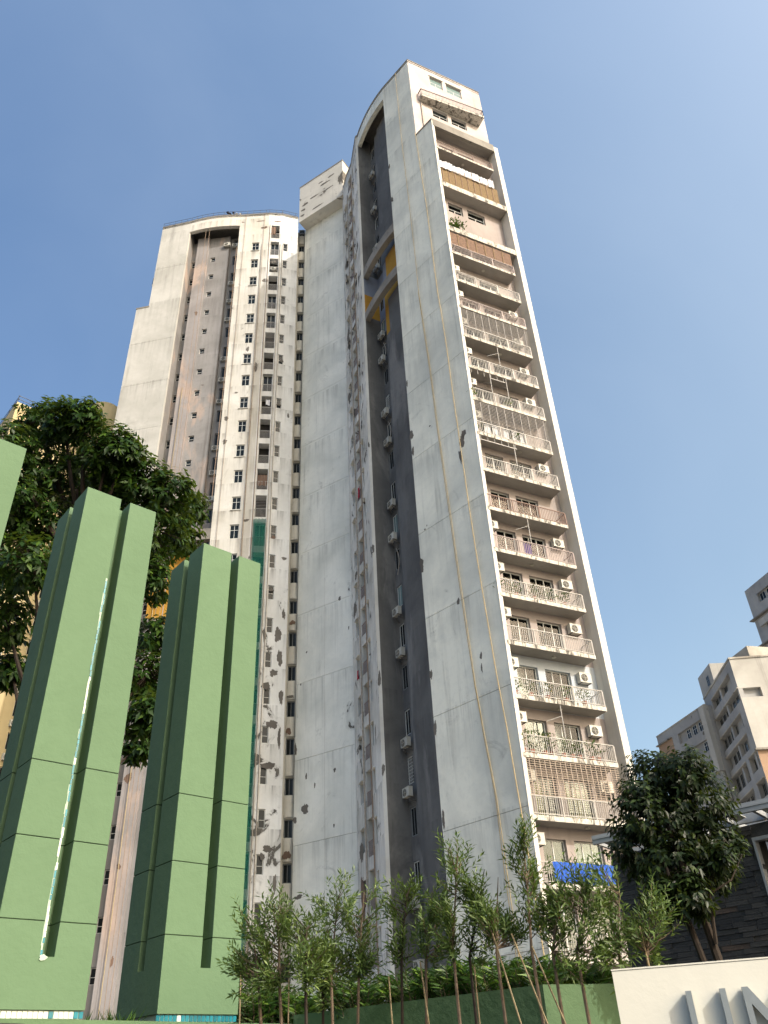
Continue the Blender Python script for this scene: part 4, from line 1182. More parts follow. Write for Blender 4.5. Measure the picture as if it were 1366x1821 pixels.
# ================================================================== GREEN PYLONS
PF, PS = Vector((0.743, 0.669, 0)), Vector((-0.669, 0.743, 0))
PW, PZ0, PZ1 = 1.05, 2.38, 8.68
def pylon_poly(c, groove, ins=0.0):
    P = lambda a, b: ((c + PF * a + PS * b).x, (c + PF * a + PS * b).y)
    i, j = ins, PW - ins
    if not groove:
        return [P(i, i), P(j, i), P(j, j), P(i, j)]
    return [P(i, i), P(0.505 - ins, i), P(0.505 - ins, 0.26 + ins), P(0.64 + ins, 0.26 + ins), P(0.64 + ins, i), P(j, i), P(j, j), P(i, j),
            P(i, 0.61 + ins), P(0.26 + ins, 0.61 + ins), P(0.26 + ins, 0.45 - ins), P(i, 0.45 - ins)]
PYL = [((-5.44, 7.47), 'leftmost green pylon, cut off by the left edge of the picture'),
       ((-4.14, 9.05), 'green pylon with a strip of teal and white mosaic tiles along its groove'),
       ((-2.84, 10.63), 'rightmost green pylon with a teal tiled foot and no tiles on its groove')]
for k, (cxy, lab) in enumerate(PYL):
    c = Vector((cxy[0], cxy[1], 0))
    t = empty('green_pylon', (c.x, c.y, PZ0 - 0.08), lab, 'pylon', 'row of green pylons')
    g = 0.004
    mb = MB(); mb.prism(pylon_poly(c, 0), PZ0, 2.85); mb.prism(pylon_poly(c, 1), 2.85, 3.18 - g); mb.build('pylon_block', M['green'], t)
    for a, b_, gr in ((3.18, 4.0, 1), (4.0, 4.82, 1), (4.82, PZ1, 1)):
        mb = MB(); mb.prism(pylon_poly(c, gr), a + (g if a > 2.9 else 0), b_ - (g if 2.9 < b_ < 8 else 0)); o = mb.build('pylon_block', M['green'], t); bv = o.modifiers.new('worn_edges', 'BEVEL'); bv.width = 0.006; bv.segments = 2; bv.limit_method = 'ANGLE'
    mb = MB(); mb.prism(pylon_poly(c, 1, 0.012), 2.9, PZ1 - 0.02); mb.build('joint_core', M['groove'], t)
    mb = MB(); mb.prism(pylon_poly(c, 0, 0.03), PZ0 - 0.08, PZ0 - 0.001); mb.build('foot', M['mortar'], t)
    # mosaic tiles left showing on the foot
    if k:
        n = 20
        tm = MB(); tm.box(0.004, PW / n - 0.004, -0.008, 0.0, 0.006, 0.07); tt = tm.mesh('tile', M['tealtile']); tw = tm.mesh('tile', M['whitetile'])
        Fp = Frame((c.x, c.y), (c.x + PF.x, c.y + PF.y))
        for j in range(n):
            teal = (j == n - 1 or rnd.random() < 0.06) if k == 1 else not (j in (5,))
            put('tile', tt if teal else tw, t, Fp.p(PW * j / n, 0.028, PZ0 - 0.078), Fp.rz)
    if k == 1:
        Fp = Frame((c.x, c.y), (c.x + PF.x, c.y + PF.y))
        z = 2.86; hh = 0.085
        tms = []
        for hz in (0.075, 0.05, 0.11):
            tm = MB(); tm.box(0, 0.022, -0.006, 0.03, 0, hz); tms.append((hz, tm.mesh('tile', M['tealtile']), tm.mesh('tile', M['whitetile'])))
        while z < 7.3:
            hz, a, b_ = tms[rnd.choice((0, 0, 1, 2))]
            run = math.sin(z * 3.1) + math.sin(z * 7.3 + 1)
            m_ = a if run + rnd.uniform(-0.8, 0.8) > -0.2 else b_
            if rnd.random() < 0.90: put('tile', m_, t, Fp.p(0.482 + rnd.uniform(-0.004, 0.006), 0, z), Fp.rz)
            z += hz + 0.006
        mb = MB()
        for q in np.arange(2.84, 7.3, 0.11):
            a = 0.480 + rnd.uniform(-0.008, 0.014)
            Fp.box(mb, a, 0.5, -0.0035, 0.02, q, q + 0.112)
        mb.build('tile_mortar', M['mortar'], t)
        patch(Fp, 0.52, 2.84, 0.12, 0.07, t, 77, 'mortar', d=-0.01)

# ================================================================== PLANTER
tp = empty('planter_wall', (-1.42, 11.57, 0), 'low zigzag pale green planter wall along the foot of the pylons', 'wall')
def wseg(a, b_, z, th=0.25):
    F_ = Frame(a, b_); mb = MB(); F_.box(mb, 0, F_.L, 0, th, 0, z); mb.build('wall_section', M['greenwall'], tp); return F_
az_ = rad(219.4)
WA = wseg((-1.42 + 8.5 * math.sin(az_), 11.57 + 8.5 * math.cos(az_)), (-1.42, 11.57), 2.27)
WB = wseg((-1.42, 11.57), (1.32, 9.34), 2.36)
WC = wseg((1.32, 9.34), (2.75, 9.93), 2.36)
mb = MB(); mb.prism([(-7.0, 5.2), (-1.45, 11.75), (1.32, 9.55), (2.7, 10.1), (2.6, 13), (0, 22), (-16, 22), (-10, 8)], 0, 2.1)
tag(mb.build('planting_soil', M['soil']), kind='structure')
mb = MB(); mb.prism([(-2.6, 9.9), (-1.6, 11.2), (1.2, 9.0), (2.6, 8.3), (2.4, 7.9), (0.6, 8.2)], 0, 0.12)
tag(mb.build('verge_soil', M['soil']), kind='structure')
labs = ['black hooded lamp on the planter wall below the leftmost pylon gap', 'black hooded lamp under the mosaic foot of the tiled pylon', 'black hooded lamp left of the pair below the rightmost pylon', 'black hooded lamp nearest the planter corner below the rightmost pylon']
for az, lab in zip((-23.2, -19.77, -13.52, -10.95), labs):
    a = rad(az); dx, dy = math.sin(a), math.cos(a)
    # distance along the wall where this bearing meets it
    den = WA.e.x * dy - WA.e.y * dx
    u = (WA.A.y * dx - WA.A.x * dy) / den
    t = empty('wall_lamp', tuple(WA.p(u, 0, 2.12)), lab, 'lamp', 'hooded lamps on the planter wall')
    mb = MB(); p = WA.p
    mb.hexa([p(u - 0.12, -0.16, 2.205), p(u + 0.12, -0.16, 2.205), p(u + 0.12, 0, 2.215), p(u - 0.12, 0, 2.215), p(u - 0.12, -0.16, 2.217), p(u + 0.12, -0.16, 2.217), p(u + 0.12, 0, 2.232), p(u - 0.12, 0, 2.232)])
    mb.build('hood', M['blackmetal'], t)
    mb = MB(); WA.box(mb, u - 0.09, u + 0.09, -0.11, 0.0, 2.10, 2.204); mb.build('lamp_body', M['blackmetal'], t)

# ================================================================== PLANTS
def bush(loc, rx, ry, h, n, seed, label, mat='leafbush'):
    r = np.random.RandomState(seed)
    t = empty('fern_bush', loc, label, 'bush', 'fern bushes behind the planter wall')
    lv = Leaves(); ns = n // 16; sb = MB()
    for k in range(ns):
        a = r.rand() * 6.283; q = math.sqrt(r.rand())
        b0 = np.array([math.cos(a) * rx * q * 0.7, math.sin(a) * ry * q * 0.7, 0.0])
        out = np.array([math.cos(a) * r.uniform(0.2, 0.9), math.sin(a) * r.uniform(0.2, 0.9), 0])
        H = h * r.uniform(0.65, 1.08)
        tt = np.linspace(0.15, 1.0, 16)
        pts = b0 + out[None] * (tt ** 1.6)[:, None] * rx * 0.75 + np.stack([np.zeros(16), np.zeros(16), H * (1.35 * tt - 0.38 * tt ** 2.6)], 1)
        tan = unit(np.gradient(pts, axis=0))
        side = unit(np.cross(tan, np.array([0, 0, 1.0])))
        sg = np.where(np.arange(16) % 2 == 0, 1, -1)[:, None]
        d = unit(side * sg * 0.9 + tan * 0.8 + r.normal(0, 0.15, (16, 3)))
        lv.add(pts + np.array(loc), d, np.cross(d, side) + np.array([0, 0, 0.6]), r.uniform(0.10, 0.17, 16), 0.022, 0.12, 0.15)
        sb.tube([tuple(p + np.array(loc)) for p in pts[[0, 6, 15]]], [0.006, 0.004, 0.002], 4)
    lv.build('foliage', M[mat], t, loc)
    sb.build('stems', M['bark'], t)
BU = [((-1.95, 11.95, 2.1), 0.50, 0.35, 0.58, 2600, 'dark fern bush beside the foot of the rightmost pylon'),
      ((-1.35, 11.9, 2.1), 0.34, 0.3, 0.46, 1600, 'fern bush at the left corner of the planter, left of the bare wall'),
      ((-0.62, 11.25, 2.1), 0.40, 0.3, 0.56, 2200, 'round bright fern bush in front of the peeling columns'),
      ((0.10, 10.75, 2.1), 0.36, 0.3, 0.52, 1800, 'yellow green fern bush at the foot of the dark grey recess'),
      ((0.48, 10.45, 2.1), 0.34, 0.28, 0.54, 1800, 'fern bush left of the blank slab, second of the touching clumps'),
      ((0.92, 10.2, 2.1), 0.36, 0.28, 0.56, 1900, 'fern bush at the foot of the blank slab'),
      ((1.35, 10.05, 2.1), 0.34, 0.28, 0.52, 1800, 'fern bush behind the planter corner under the white fin'),
      ((1.8, 10.2, 2.1), 0.36, 0.28, 0.45, 1700, 'dark fern bush under the lowest balcony'),
      ((2.2, 10.35, 2.1), 0.34, 0.28, 0.40, 1500, 'fern bush behind the left end of the cream sign')]
for k, (l, rx, ry, h, n, lab) in enumerate(BU): bush(l, rx, ry, h, n, 40 + k, lab)
r = np.random.RandomState(9); lv = Leaves(); n = 120
gl = np.array([-3.25, 10.25, 2.12]); az = r.rand(n) * 6.28
base = gl + np.stack([r.uniform(-0.35, 0.3, n), r.uniform(-0.15, 0.15, n), np.zeros(n)], 1)
lv.add(base, np.stack([np.cos(az) * 0.6, np.sin(az) * 0.6, np.ones(n)], 1), np.stack([np.cos(az), np.sin(az), np.zeros(n)], 1) + 0.01, r.uniform(0.28, 0.55, n), 0.02, 0.1, 0.25)
tag(lv.build('grass_tuft', M['leafbush'], None, (0, 0, 0)), 'tuft of grass between the two right pylons', 'grass')

def sapling(base, mid, top, rx, rz, seed, label, nt=46, dark=False):
    r = np.random.RandomState(seed)
    t = empty('young_tree', base, label, 'young tree', 'staked young trees in front of the planter')
    B, Mi, Tp = Vector(base), Vector(mid), Vector(top)
    tb = MB()
    j = lambda: Vector((r.uniform(-0.012, 0.012), r.uniform(-0.012, 0.012), 0))
    pts = [B, B.lerp(Mi, 0.35) + j(), B.lerp(Mi, 0.7) + j(), Mi, Mi.lerp(Tp, 0.5) + j(), Tp]
    tb.tube(pts, [0.024, 0.021, 0.018, 0.015, 0.010, 0.004], 6)
    lv = Leaves()
    ctr = np.array(Mi.lerp(Tp, 0.55))
    cl = []
    for k in range(r.randint(6, 10)):
        z = r.uniform(-0.85, 0.85); q = math.sqrt(max(0.05, 1 - z * z)) * r.uniform(0.35, 0.95); a = r.rand() * 6.283
        cl.append((np.array([math.cos(a) * q * rx, math.sin(a) * q * rx, z * rz]), r.uniform(0.5, 1.1)))
    for k in range(nt):
        cc_, cs_ = cl[r.randint(len(cl))]
        tip = ctr + cc_ + r.normal(0, 0.085, 3) * cs_ * np.array([1, 1, 1.25])
        hh = min(0.98, max(0.05, (tip[2] - Mi.z - 0.16) / max(0.1, Tp.z - Mi.z)))
        root = np.array(Mi.lerp(Tp, hh))
        dirv = unit(tip - root + np.array([0, 0, 0.12]) + r.normal(0, 0.04, 3))
        if k % 2 == 0: tb.tube([tuple(root), tuple(root * 0.5 + tip * 0.5 - np.array([0, 0, 0.02])), tuple(tip)], [0.006, 0.004, 0.002], 4)
        m = 13
        u = np.linspace(-0.14, 0.05, m)[:, None]
        pb_ = tip + dirv * u
        an = np.arange(m) * 2.4 + r.rand() * 6
        s1 = unit(np.cross(dirv, np.array([0.3, 0.2, 1.0]))); s2 = np.cross(dirv, s1)
        rad_ = np.cos(an)[:, None] * s1 + np.sin(an)[:, None] * s2
        d = unit(rad_ * r.uniform(0.6, 1.1, (m, 1)) + dirv * r.uniform(0.5, 1.1, (m, 1)) + np.array([0, 0, 0.1]))
        lv.add(pb_, d, dirv[None] + r.normal(0, 0.2, (m, 3)), r.uniform(0.055, 0.105, m), r.uniform(0.014, 0.022, m), 0.15, 0.12)
    tb.build('trunk', M['barkdark' if dark else 'bark'], t)
    lv.build('crown', M['leafsap'], t, base)
SAP = [((-1.33, 10.2, 0), (-1.6, 10.2, 2.62), (-1.80, 10.24, 3.14), .27, .34, 'leftmost young tree, next to the rightmost green pylon', 0),
       ((-1.2, 10.1, 0), (-1.35, 10.15, 2.62), (-1.42, 10.2, 3.26), .28, .38, 'second young tree from the green pylons', 0),
       ((-1.05, 9.95, 0), (-1.07, 9.98, 2.5), (-1.08, 10.0, 3.16), .27, .38, 'third young tree from the green pylons, with a dark straight stem', 1),
       ((-0.9, 9.95, 0), (-0.93, 9.95, 2.36), (-0.98, 9.97, 2.85), .22, .25, 'lowest young tree, in front of the bare white wall base', 1),
       ((-0.75, 9.8, 0), (-0.76, 9.85, 2.55), (-0.72, 9.87, 3.34), .29, .42, 'pale green young tree in front of the blank centre wall', 0),
       ((-0.62, 9.78, 0), (-0.55, 9.8, 2.6), (-0.44, 9.8, 3.36), .28, .42, 'young tree covering the foot of the peeling columns', 0),
       ((-0.16, 9.45, 0), (-0.08, 9.4, 2.55), (0.0, 9.4, 3.26), .30, .38, 'young tree left of the dark grey recess foot', 1),
       ((0.02, 9.32, 0), (0.14, 9.3, 2.55), (0.26, 9.3, 3.24), .30, .36, 'young tree in front of the dark grey recess foot', 0),
       ((0.47, 8.98, 0), (0.43, 9.0, 2.6), (0.56, 8.98, 3.46), .26, .46, 'young tree at the left edge of the blank slab', 0),
       ((0.66, 8.98, 0), (0.60, 8.98, 2.6), (0.80, 8.9, 3.38), .26, .42, 'young tree with twin dark stems in front of the blank slab', 1),
       ((0.9, 8.78, 0), (0.82, 8.8, 2.55), (0.92, 8.8, 3.32), .26, .40, 'young tree in front of the ropes at the foot of the slab', 0),
       ((1.2, 8.5, 0), (1.15, 8.55, 2.55), (1.22, 8.6, 3.52), .28, .50, 'tallest young tree, reaching over the white fin', 0),
       ((1.36, 8.5, 0), (1.32, 8.5, 2.5), (1.46, 8.5, 3.16), .27, .36, 'young tree below the blue balcony sheet, left one', 0),
       ((1.6, 8.45, 0), (1.57, 8.45, 2.45), (1.70, 8.42, 3.22), .30, .42, 'young tree below the blue balcony sheet, right one', 0),
       ((1.86, 8.4, 0), (1.88, 8.4, 2.4), (2.00, 8.36, 3.2), .30, .46, 'young tree just left of the dark slate wall', 0),
       ((2.05, 8.35, 0), (2.1, 8.33, 2.35), (2.24, 8.32, 3.02), .27, .40, 'rightmost young tree, behind the end of the cream sign', 0)]
for k, (b0, m0, t0, rx, rz, lab, dk) in enumerate(SAP):
    if k < 3:                                          # the left ones stand a little nearer the camera
        f_ = 0.88
        b0, m0, t0 = [(q[0] * f_, q[1] * f_, 1.6 + (q[2] - 1.6) * f_) for q in (b0, m0, t0)]
        rx, rz = rx * f_, rz * f_
    if k >= 12: t0 = (t0[0], t0[1], t0[2] - 0.16)
    m0 = (m0[0] + rnd.uniform(-0.06, 0.06), m0[1], m0[2] + 0.05 + rnd.uniform(-0.06, 0.06))
    t0 = (t0[0] + rnd.uniform(-0.05, 0.05), t0[1] + rnd.uniform(-0.08, 0.08), t0[2] + rnd.uniform(-0.08, 0.06))
    sapling((b0[0], b0[1], 0.1), m0, t0, rx * rnd.uniform(0.85, 1.1), rz * rnd.uniform(0.95, 1.15), 60 + k, lab, rnd.randint(70, 105), dk)
canes = [((1.75, 8.3, 0.1), (0.98, 8.55, 2.72), 'leaning bamboo cane crossing in front of the planter corner'), ((1.38, 8.35, 0.1), (0.82, 8.7, 2.75), 'leaning bamboo cane left of the planter corner'), ((-1.27, 10.05, 0.1), (-1.30, 10.1, 2.75), 'upright bamboo cane at the left planter section'),
         ((-1.75, 10.1, 0.1), (-1.84, 10.15, 2.9), 'thin upright cane beside the rightmost pylon'), ((0.35, 9.05, 0.1), (0.12, 9.2, 2.6), 'leaning cane in front of the dark grey recess'), ((1.95, 8.3, 0.1), (1.15, 8.5, 2.6), 'long leaning cane just left of the cream sign'), ((0.64, 8.9, 0.1), (0.63, 8.9, 2.5), 'upright cane at the middle of the dark planter section'), ((2.2, 8.25, 0.1), (2.12, 8.3, 2.7), 'upright cane at the left edge of the cream sign'), ((-0.1, 9.3, 0.1), (-0.2, 9.35, 2.5), 'short cane tied to a stem on the dark planter section')]
for a, b_, lab in canes:
    mb = MB(); mb.tube([a, Vector(a).lerp(Vector(b_), 0.5), b_], [0.011, 0.010, 0.008], 6)
    tag(mb.build('bamboo_cane', M['cane'], None, off=Vector(a)), lab, 'cane', 'canes staking the young trees')

# big tree behind the pylons
BLOBS = [(-8.16, 15.72, 16.07, 0.64), (-9.1, 16.26, 16.58, 0.63), (-9.27, 15.56, 15.07, 0.72), (-9.03, 16.51, 14.89, 1.0), (-8.28, 16.96, 15.57, 1.04), (-6.86, 15.77, 15.08, 0.69), (-6.39, 15.79, 15.07, 0.4), (-7.77, 17.9, 15.29, 0.88), (-6.25, 16.64, 14.62, 0.76), (-5.54, 16.81, 14.34, 0.68), (-5.63, 19.18, 15.58, 0.45), (-6.05, 17.39, 13.71, 0.88), (-5.6, 18.69, 14.27, 0.53), (-9.03, 16.07, 13.68, 0.83), (-9.09, 16.59, 12.38, 0.8), (-7.99, 15.52, 11.65, 0.68), (-8.92, 16.67, 10.88, 0.64), (-8.91, 17.46, 9.97, 0.37), (-6.0, 17.57, 12.29, 0.56), (-5.77, 18.34, 11.09, 0.57), (-5.88, 18.08, 9.93, 0.55), (-5.22, 16.38, 8.24, 0.46), (-5.95, 18.33, 8.23, 0.25), (-8.44, 16.77, 13.62, 0.84), (-6.81, 16.56, 14.78, 0.6), (-7.5, 15.36, 15.9, 0.47)]
tb_ = (-7.6, 17.2, 2.0)
t = empty('broadleaf_tree', tb_, 'large dark broadleaf tree rising behind the green pylons', 'tree')
mb = MB(); fork = Vector((-7.5, 17.0, 8.5))
mb.tube([tb_, (-7.7, 17.1, 5.5), fork, (-7.6, 16.8, 11.5), (-7.9, 16.6, 14.5)], [0.30, 0.26, 0.21, 0.15, 0.07], 10)
lv = Leaves(); r = np.random.RandomState(21)
for k, (bx, by, bz, br) in enumerate(BLOBS):
    s = Vector((-7.55, 16.95, max(6.5, min(13.0, bz - 2.2 - 0.8 * r.rand()))))
    e = Vector((bx, by, bz)); m = s.lerp(e, 0.55) + Vector((0, 0, -0.25))
    mb.tube([s, m, e], [0.085, 0.055, 0.02], 6)
    nt = int(34 + 110 * br)
    for q in range(nt):
        v = unit(r.normal(0, 1, 3)); rr = br * (0.45 + 0.65 * r.rand() ** 0.6)
        p = np.array([bx, by, bz]) + v * rr * np.array([1, 1, 0.9])
        if q % 3 == 0: mb.tube([tuple(np.array(e) * 0.7 + p * 0.3), tuple(p)], [0.02, 0.007], 4)
        m_ = 9
        ax = unit(v + np.array([0, 0, 0.35]))
        s1 = unit(np.cross(ax, np.array([0.2, 0.3, 1.0]))); s2 = np.cross(ax, s1)
        an = np.arange(m_) * 6.283 / m_ + r.rand() * 6
        d = unit(np.cos(an)[:, None] * s1 + np.sin(an)[:, None] * s2 + ax * 0.35 + np.array([0, 0, -0.35]) + r.normal(0, 0.2, (m_, 3)))
        lv.add(p + ax * r.uniform(-0.12, 0.12, (m_, 1)), d, np.tile(ax + np.array([0, 0, 0.5]), (m_, 1)) + r.normal(0, 0.2, (m_, 3)), r.uniform(0.15, 0.25, m_), r.uniform(0.07, 0.11, m_), 0.1, 0.25)
mb.build('trunk', M['barkdark'], t); lv.build('crown', M['leafbig'], t, tb_)
# bare lower twigs between the pylons
# dark glossy tree by the slate wall
FIC = [(3.03, 9.34, 4.2, 0.37), (2.62, 9.22, 3.94, 0.34), (3.25, 9.17, 4.02, 0.36), (2.94, 9.38, 3.79, 0.45), (2.53, 9.39, 3.64, 0.3), (3.24, 9.3, 3.64, 0.35), (2.81, 9.11, 3.34, 0.35), (2.87, 9.35, 4.34, 0.28), (3.15, 9.03, 4.29, 0.25), (3.26, 9.31, 3.36, 0.23), (3.47, 9.12, 3.52, 0.10), (3.2, 8.85, 3.36, 0.12), (2.84, 8.94, 3.04, 0.20), (2.62, 9.06, 3.07, 0.2)]
tb_ = (3.1, 9.08, 0.0)
t = empty('ficus_tree', tb_, 'dense round dark leaved tree in front of the slate wall', 'tree')
mb = MB()
mb.tube([tb_, (3.05, 9.10, 1.8), (3.03, 9.11, 2.43), (2.97, 9.13, 3.0), (2.9, 9.15, 3.35), (2.85, 9.2, 3.9)], [0.06, 0.05, 0.045, 0.038, 0.03, 0.012], 8)
mb.tube([(3.06, 9.06, 0.1), (2.95, 9.12, 1.9), (2.9, 9.15, 2.42), (2.84, 9.17, 2.82), (2.78, 9.19, 3.1), (2.7, 9.22, 3.7)], [0.045, 0.04, 0.036, 0.03, 0.024, 0.01], 8)
mb.tube([(3.02, 9.05, 2.6), (3.06, 9.0, 3.04), (3.18, 8.96, 3.29), (3.34, 8.93, 3.54)], [0.02, 0.015, 0.011, 0.005], 6)
mb.tube([(3.06, 9.0, 3.04), (3.3, 8.97, 3.15), (3.5, 9.0, 3.4)], [0.011, 0.008, 0.004], 5)
lv = Leaves(); r = np.random.RandomState(31)
for bx, by, bz, br in FIC:
    mb.tube([(2.95, 9.15, max(2.9, bz - 0.5)), (bx, by, bz)], [0.012, 0.005], 5)
    nt = int(10 + 330 * br)
    for q in range(nt):
        v = unit(r.normal(0, 1, 3)); p = np.array([bx, by, bz]) + v * br * (0.5 + 0.55 * r.rand() ** 0.5)
        m_ = 9
        ax = unit(v + np.array([0, 0, 0.2]))
        s1 = unit(np.cross(ax, np.array([0.2, 0.3, 1.0]))); s2 = np.cross(ax, s1); an = np.arange(m_) * 2.4 + r.rand() * 6
        d = unit(np.cos(an)[:, None] * s1 + np.sin(an)[:, None] * s2 + ax * 0.5 + np.array([0, 0, -0.55]))
        lv.add(p + ax * np.linspace(-0.08, 0.05, m_)[:, None], d, np.tile(ax + np.array([0, 0, 0.4]), (m_, 1)) + r.normal(0, 0.2, (m_, 3)), r.uniform(0.055, 0.095, m_), r.uniform(0.028, 0.044, m_), 0.14, 0.22)
mb.build('trunk', M['barkdark'], t); lv.build('crown', M['leafficus'], t, tb_)

# ================================================================== SLATE WALL, PERGOLA
FW = Frame((2.92, 12.22), (5.65, 9.58))
tg = empty('gatehouse', tuple(FW.p(1.2, 0, 0)), 'dark gatehouse wall clad in rough slate strips behind the round tree', 'gatehouse')
OPN = 2.02
mb = MB(); FW.box(mb, 0, OPN, 0.03, 0.4, 0, 4.1); FW.box(mb, OPN, FW.L, 0.6, 0.9, 0, 4.1); FW.box(mb, OPN, FW.L, 0.03, 0.6, 3.95, 4.1); mb.build('wall_core', M['slate'], tg)
mb = MB(); FW.box(mb, OPN, FW.L, 0.50, 0.55, 0, 3.95); mb.build('opening_dark_sheet', M['cavity'], tg)  # dark sheet, its colour standing in for the shade inside the opening
mb = MB(); FW.box(mb, OPN, OPN + 0.03, -0.01, 0.10, 0, 3.94); FW.box(mb, OPN + 0.031, FW.L, -0.01, 0.10, 3.90, 3.94); mb.build('door_frame', M['steel'], tg)
sm = []
for k in range(14):
    w = (0.18, 0.24, 0.30, 0.36, 0.42)[k % 5]; b = MB(); rr = random.Random(k)
    dz = rr.uniform(-0.003, 0.004); d0, d1 = rr.uniform(0.004, 0.028), rr.uniform(0.004, 0.028)
    b.hexa([(0.002, -d0, 0.002), (w - 0.003, -d1, 0.002 + dz * 0.3), (w - 0.003, 0.05, 0.002), (0.002, 0.05, 0.002), (0.002, -d0 + 0.004, 0.056), (w - 0.003, -d1 + 0.003, 0.055 + dz), (w - 0.003, 0.05, 0.055), (0.002, 0.05, 0.056)])
    sm.append((w, b.mesh('slate_strip', M['slate'])))
cnt = 0; z = 4.04
while z > 2.45 and cnt < 290:
    u = -rnd.uniform(0, 0.05)
    while u < OPN - 0.12:
        w, me = rnd.choice(sm)
        if u + w > OPN: w, me = sm[0]
        put('slate_strip', me, tg, FW.p(u, 0.03, z), FW.rz); cnt += 1
        u += w
    z -= 0.058
mb = MB(); rr = random.Random(2)
while z > 0:
    u = 0
    while u < OPN - 0.1:
        w = rr.uniform(0.18, 0.4); FW.box(mb, u + 0.002, min(u + w, OPN), 0.03 - rr.uniform(0.004, 0.03), 0.06, z + 0.002, z + 0.056); u += w
    z -= 0.058
o = mb.build('slate_strips', M['slate'], tg); o['kind'] = 'stuff'

FG = Frame((2.54, 11.50), (5.57, 9.13))
tg2 = empty('pergola', tuple(FG.p(1.2, 0, 4.1)), 'pale grey steel pergola roof jutting over the slate wall', 'pergola')
def beam(u0, u1, d0, d1, z0, z1, name='beam'):
    mb = MB(); FG.box(mb, u0, u1, d0, d1, z0, z1); mb.build(name, M['steel'], tg2)
beam(0, FG.L, 0, 0.05, 4.11, 4.22); beam(0, FG.L, -0.012, -0.002, 4.165, 4.185, 'edge_trim')
beam(0, FG.L, 0.52, 0.57, 4.11, 4.22); beam(0, FG.L, 1.1, 1.15, 4.11, 4.22)
for u in np.arange(0.0, FG.L, 0.42): beam(u, u + 0.04, 0.053, 1.097 if u > 0 else 1.097, 4.12, 4.20, 'rafter')
for k, u in enumerate(np.arange(0.10, FG.L - 0.3, 0.21)):
    mb = MB(); p = FG.p
    mb.hexa([p(u, 0.10, 4.13), p(u + 0.12, 0.10, 4.16), p(u + 0.12, 0.48, 4.16), p(u, 0.48, 4.13), p(u, 0.10, 4.138), p(u + 0.12, 0.10, 4.168), p(u + 0.12, 0.48, 4.168), p(u, 0.48, 4.138)])
    if k % 2 == 0: mb.build('louvre', M['frame'], tg2)

# ================================================================== CREAM SIGN
FSg = Frame((1.48, 6.84), (1.48 + 3.4 * math.sin(rad(106)), 6.84 + 3.4 * math.cos(rad(106))))
tsn = empty('sign_wall', tuple(FSg.p(0.5, 0, 0)), 'cream rendered sign wall with raised grey metal letters', 'sign')
mb = MB(); FSg.box(mb, 0, FSg.L, 0, 0.22, 0, 2.215); mb.build('sign_panel', M['white'], tsn)
mb = MB(); FSg.box(mb, -0.004, FSg.L + 0.004, -0.004, 0.224, 2.218, 2.228); mb.build('capping', M['white'], tsn)
ZA, ZB, DF, DB = 1.66, 2.055, -0.075, -0.012
def letter(name, polys):
    mb = MB()
    for poly in polys:
        n = len(poly); i = len(mb.v)
        mb.v += [tuple(FSg.p(u, DF, z)) for u, z in poly] + [tuple(FSg.p(u, DB, z)) for u, z in poly]
        mb.f.append(tuple(range(i, i + n))); mb.mi.append(0)
        mb.f.append(tuple(range(i + 2 * n - 1, i + n - 1, -1))); mb.mi.append(0)
        for k in range(n):
            k2 = (k + 1) % n; mb.f.append((i + k, i + n + k, i + n + k2, i + k2)); mb.mi.append(0)
    mb.build(name, M['letter'], tsn)
u0, u1, s = 0.478, 0.745, 0.040
out = [(u0, ZB), (u0, ZA + 0.12)] + [((u0 + u1) / 2 - (u1 - u0) / 2 * math.cos(a), ZA + 0.12 - 0.12 * math.sin(a)) for a in np.linspace(0.2, math.pi - 0.2, 9)] + [(u1, ZA + 0.12), (u1, ZB), (u1 - s, ZB), (u1 - s, ZA + 0.12)] + [((u0 + u1) / 2 + ((u1 - u0) / 2 - s) * math.cos(a), ZA + 0.12 - (0.12 - s) * math.sin(a)) for a in np.linspace(0.2, math.pi - 0.2, 9)] + [(u0 + s, ZA + 0.12), (u0 + s, ZB)]
letter('letter_u', [out])
a, b_ = 0.852, 1.135
letter('letter_n', [[(a, ZA), (a + s, ZA), (a + s, ZB - 0.10), (b_ - s, ZA), (b_, ZA), (b_, ZB), (b_ - s, ZB), (b_ - s, ZA + 0.10), (a + s, ZB), (a, ZB)]])

# ================================================================== DISTANT BUILDINGS
def bgwin(fr, u, z, w, h, parent, d=0.2, style='slide', fm='framegrey'):
    add_window(fr, u, z, w, h, parent, d=d, style=style, fm=fm)
Cc = (38.4, 86.9)
ex, ey = Vector((math.sin(rad(93)), math.cos(rad(93)), 0)), Vector((math.sin(rad(3)), math.cos(rad(3)), 0))
tb1 = empty('housing_block', (38.4, 86.9, 0), 'stained pale housing block with orange base storeys and banded windows on the right', 'building')
A_ = Vector((Cc[0], Cc[1], 0)) + ey * 12.0
FSh = Frame((A_.x, A_.y), Cc)                      # shaded side, left end is the far end
FLt = Frame(Cc, (Cc[0] + ex.x * 22, Cc[1] + ex.y * 22))
rows = [38.5, 36.2, 33.85, 31.5, 29.2, 26.8, 24.4, 22, 19.6, 17.2]
sp = 12.0
def rec(z, s0, s1, h=1.25, dp=0.5): return (sp - s1, sp - s0, z - h, z, dp)
ops = [rec(38.5, 1.5, 9.4), rec(36.2, 0.02, 10.0), rec(33.85, 1.6, 10.6, 1.5), rec(31.5, 1.6, 10.6, 1.5), rec(29.2, 0.3, 3.2, 1.6), rec(29.2, 4.2, 10.4, 1.9), rec(26.4, 0.3, 3.0, 1.6), rec(26.4, 4.4, 10.4, 2.2), rec(23.4, 0.3, 10.4, 1.8), rec(20.2, 0.3, 10.4, 1.8)]
wall('side_wall', FSh, 0, sp, 0, 39.7, M['bggrey'], tb1, ops, back=M['bggrey'])
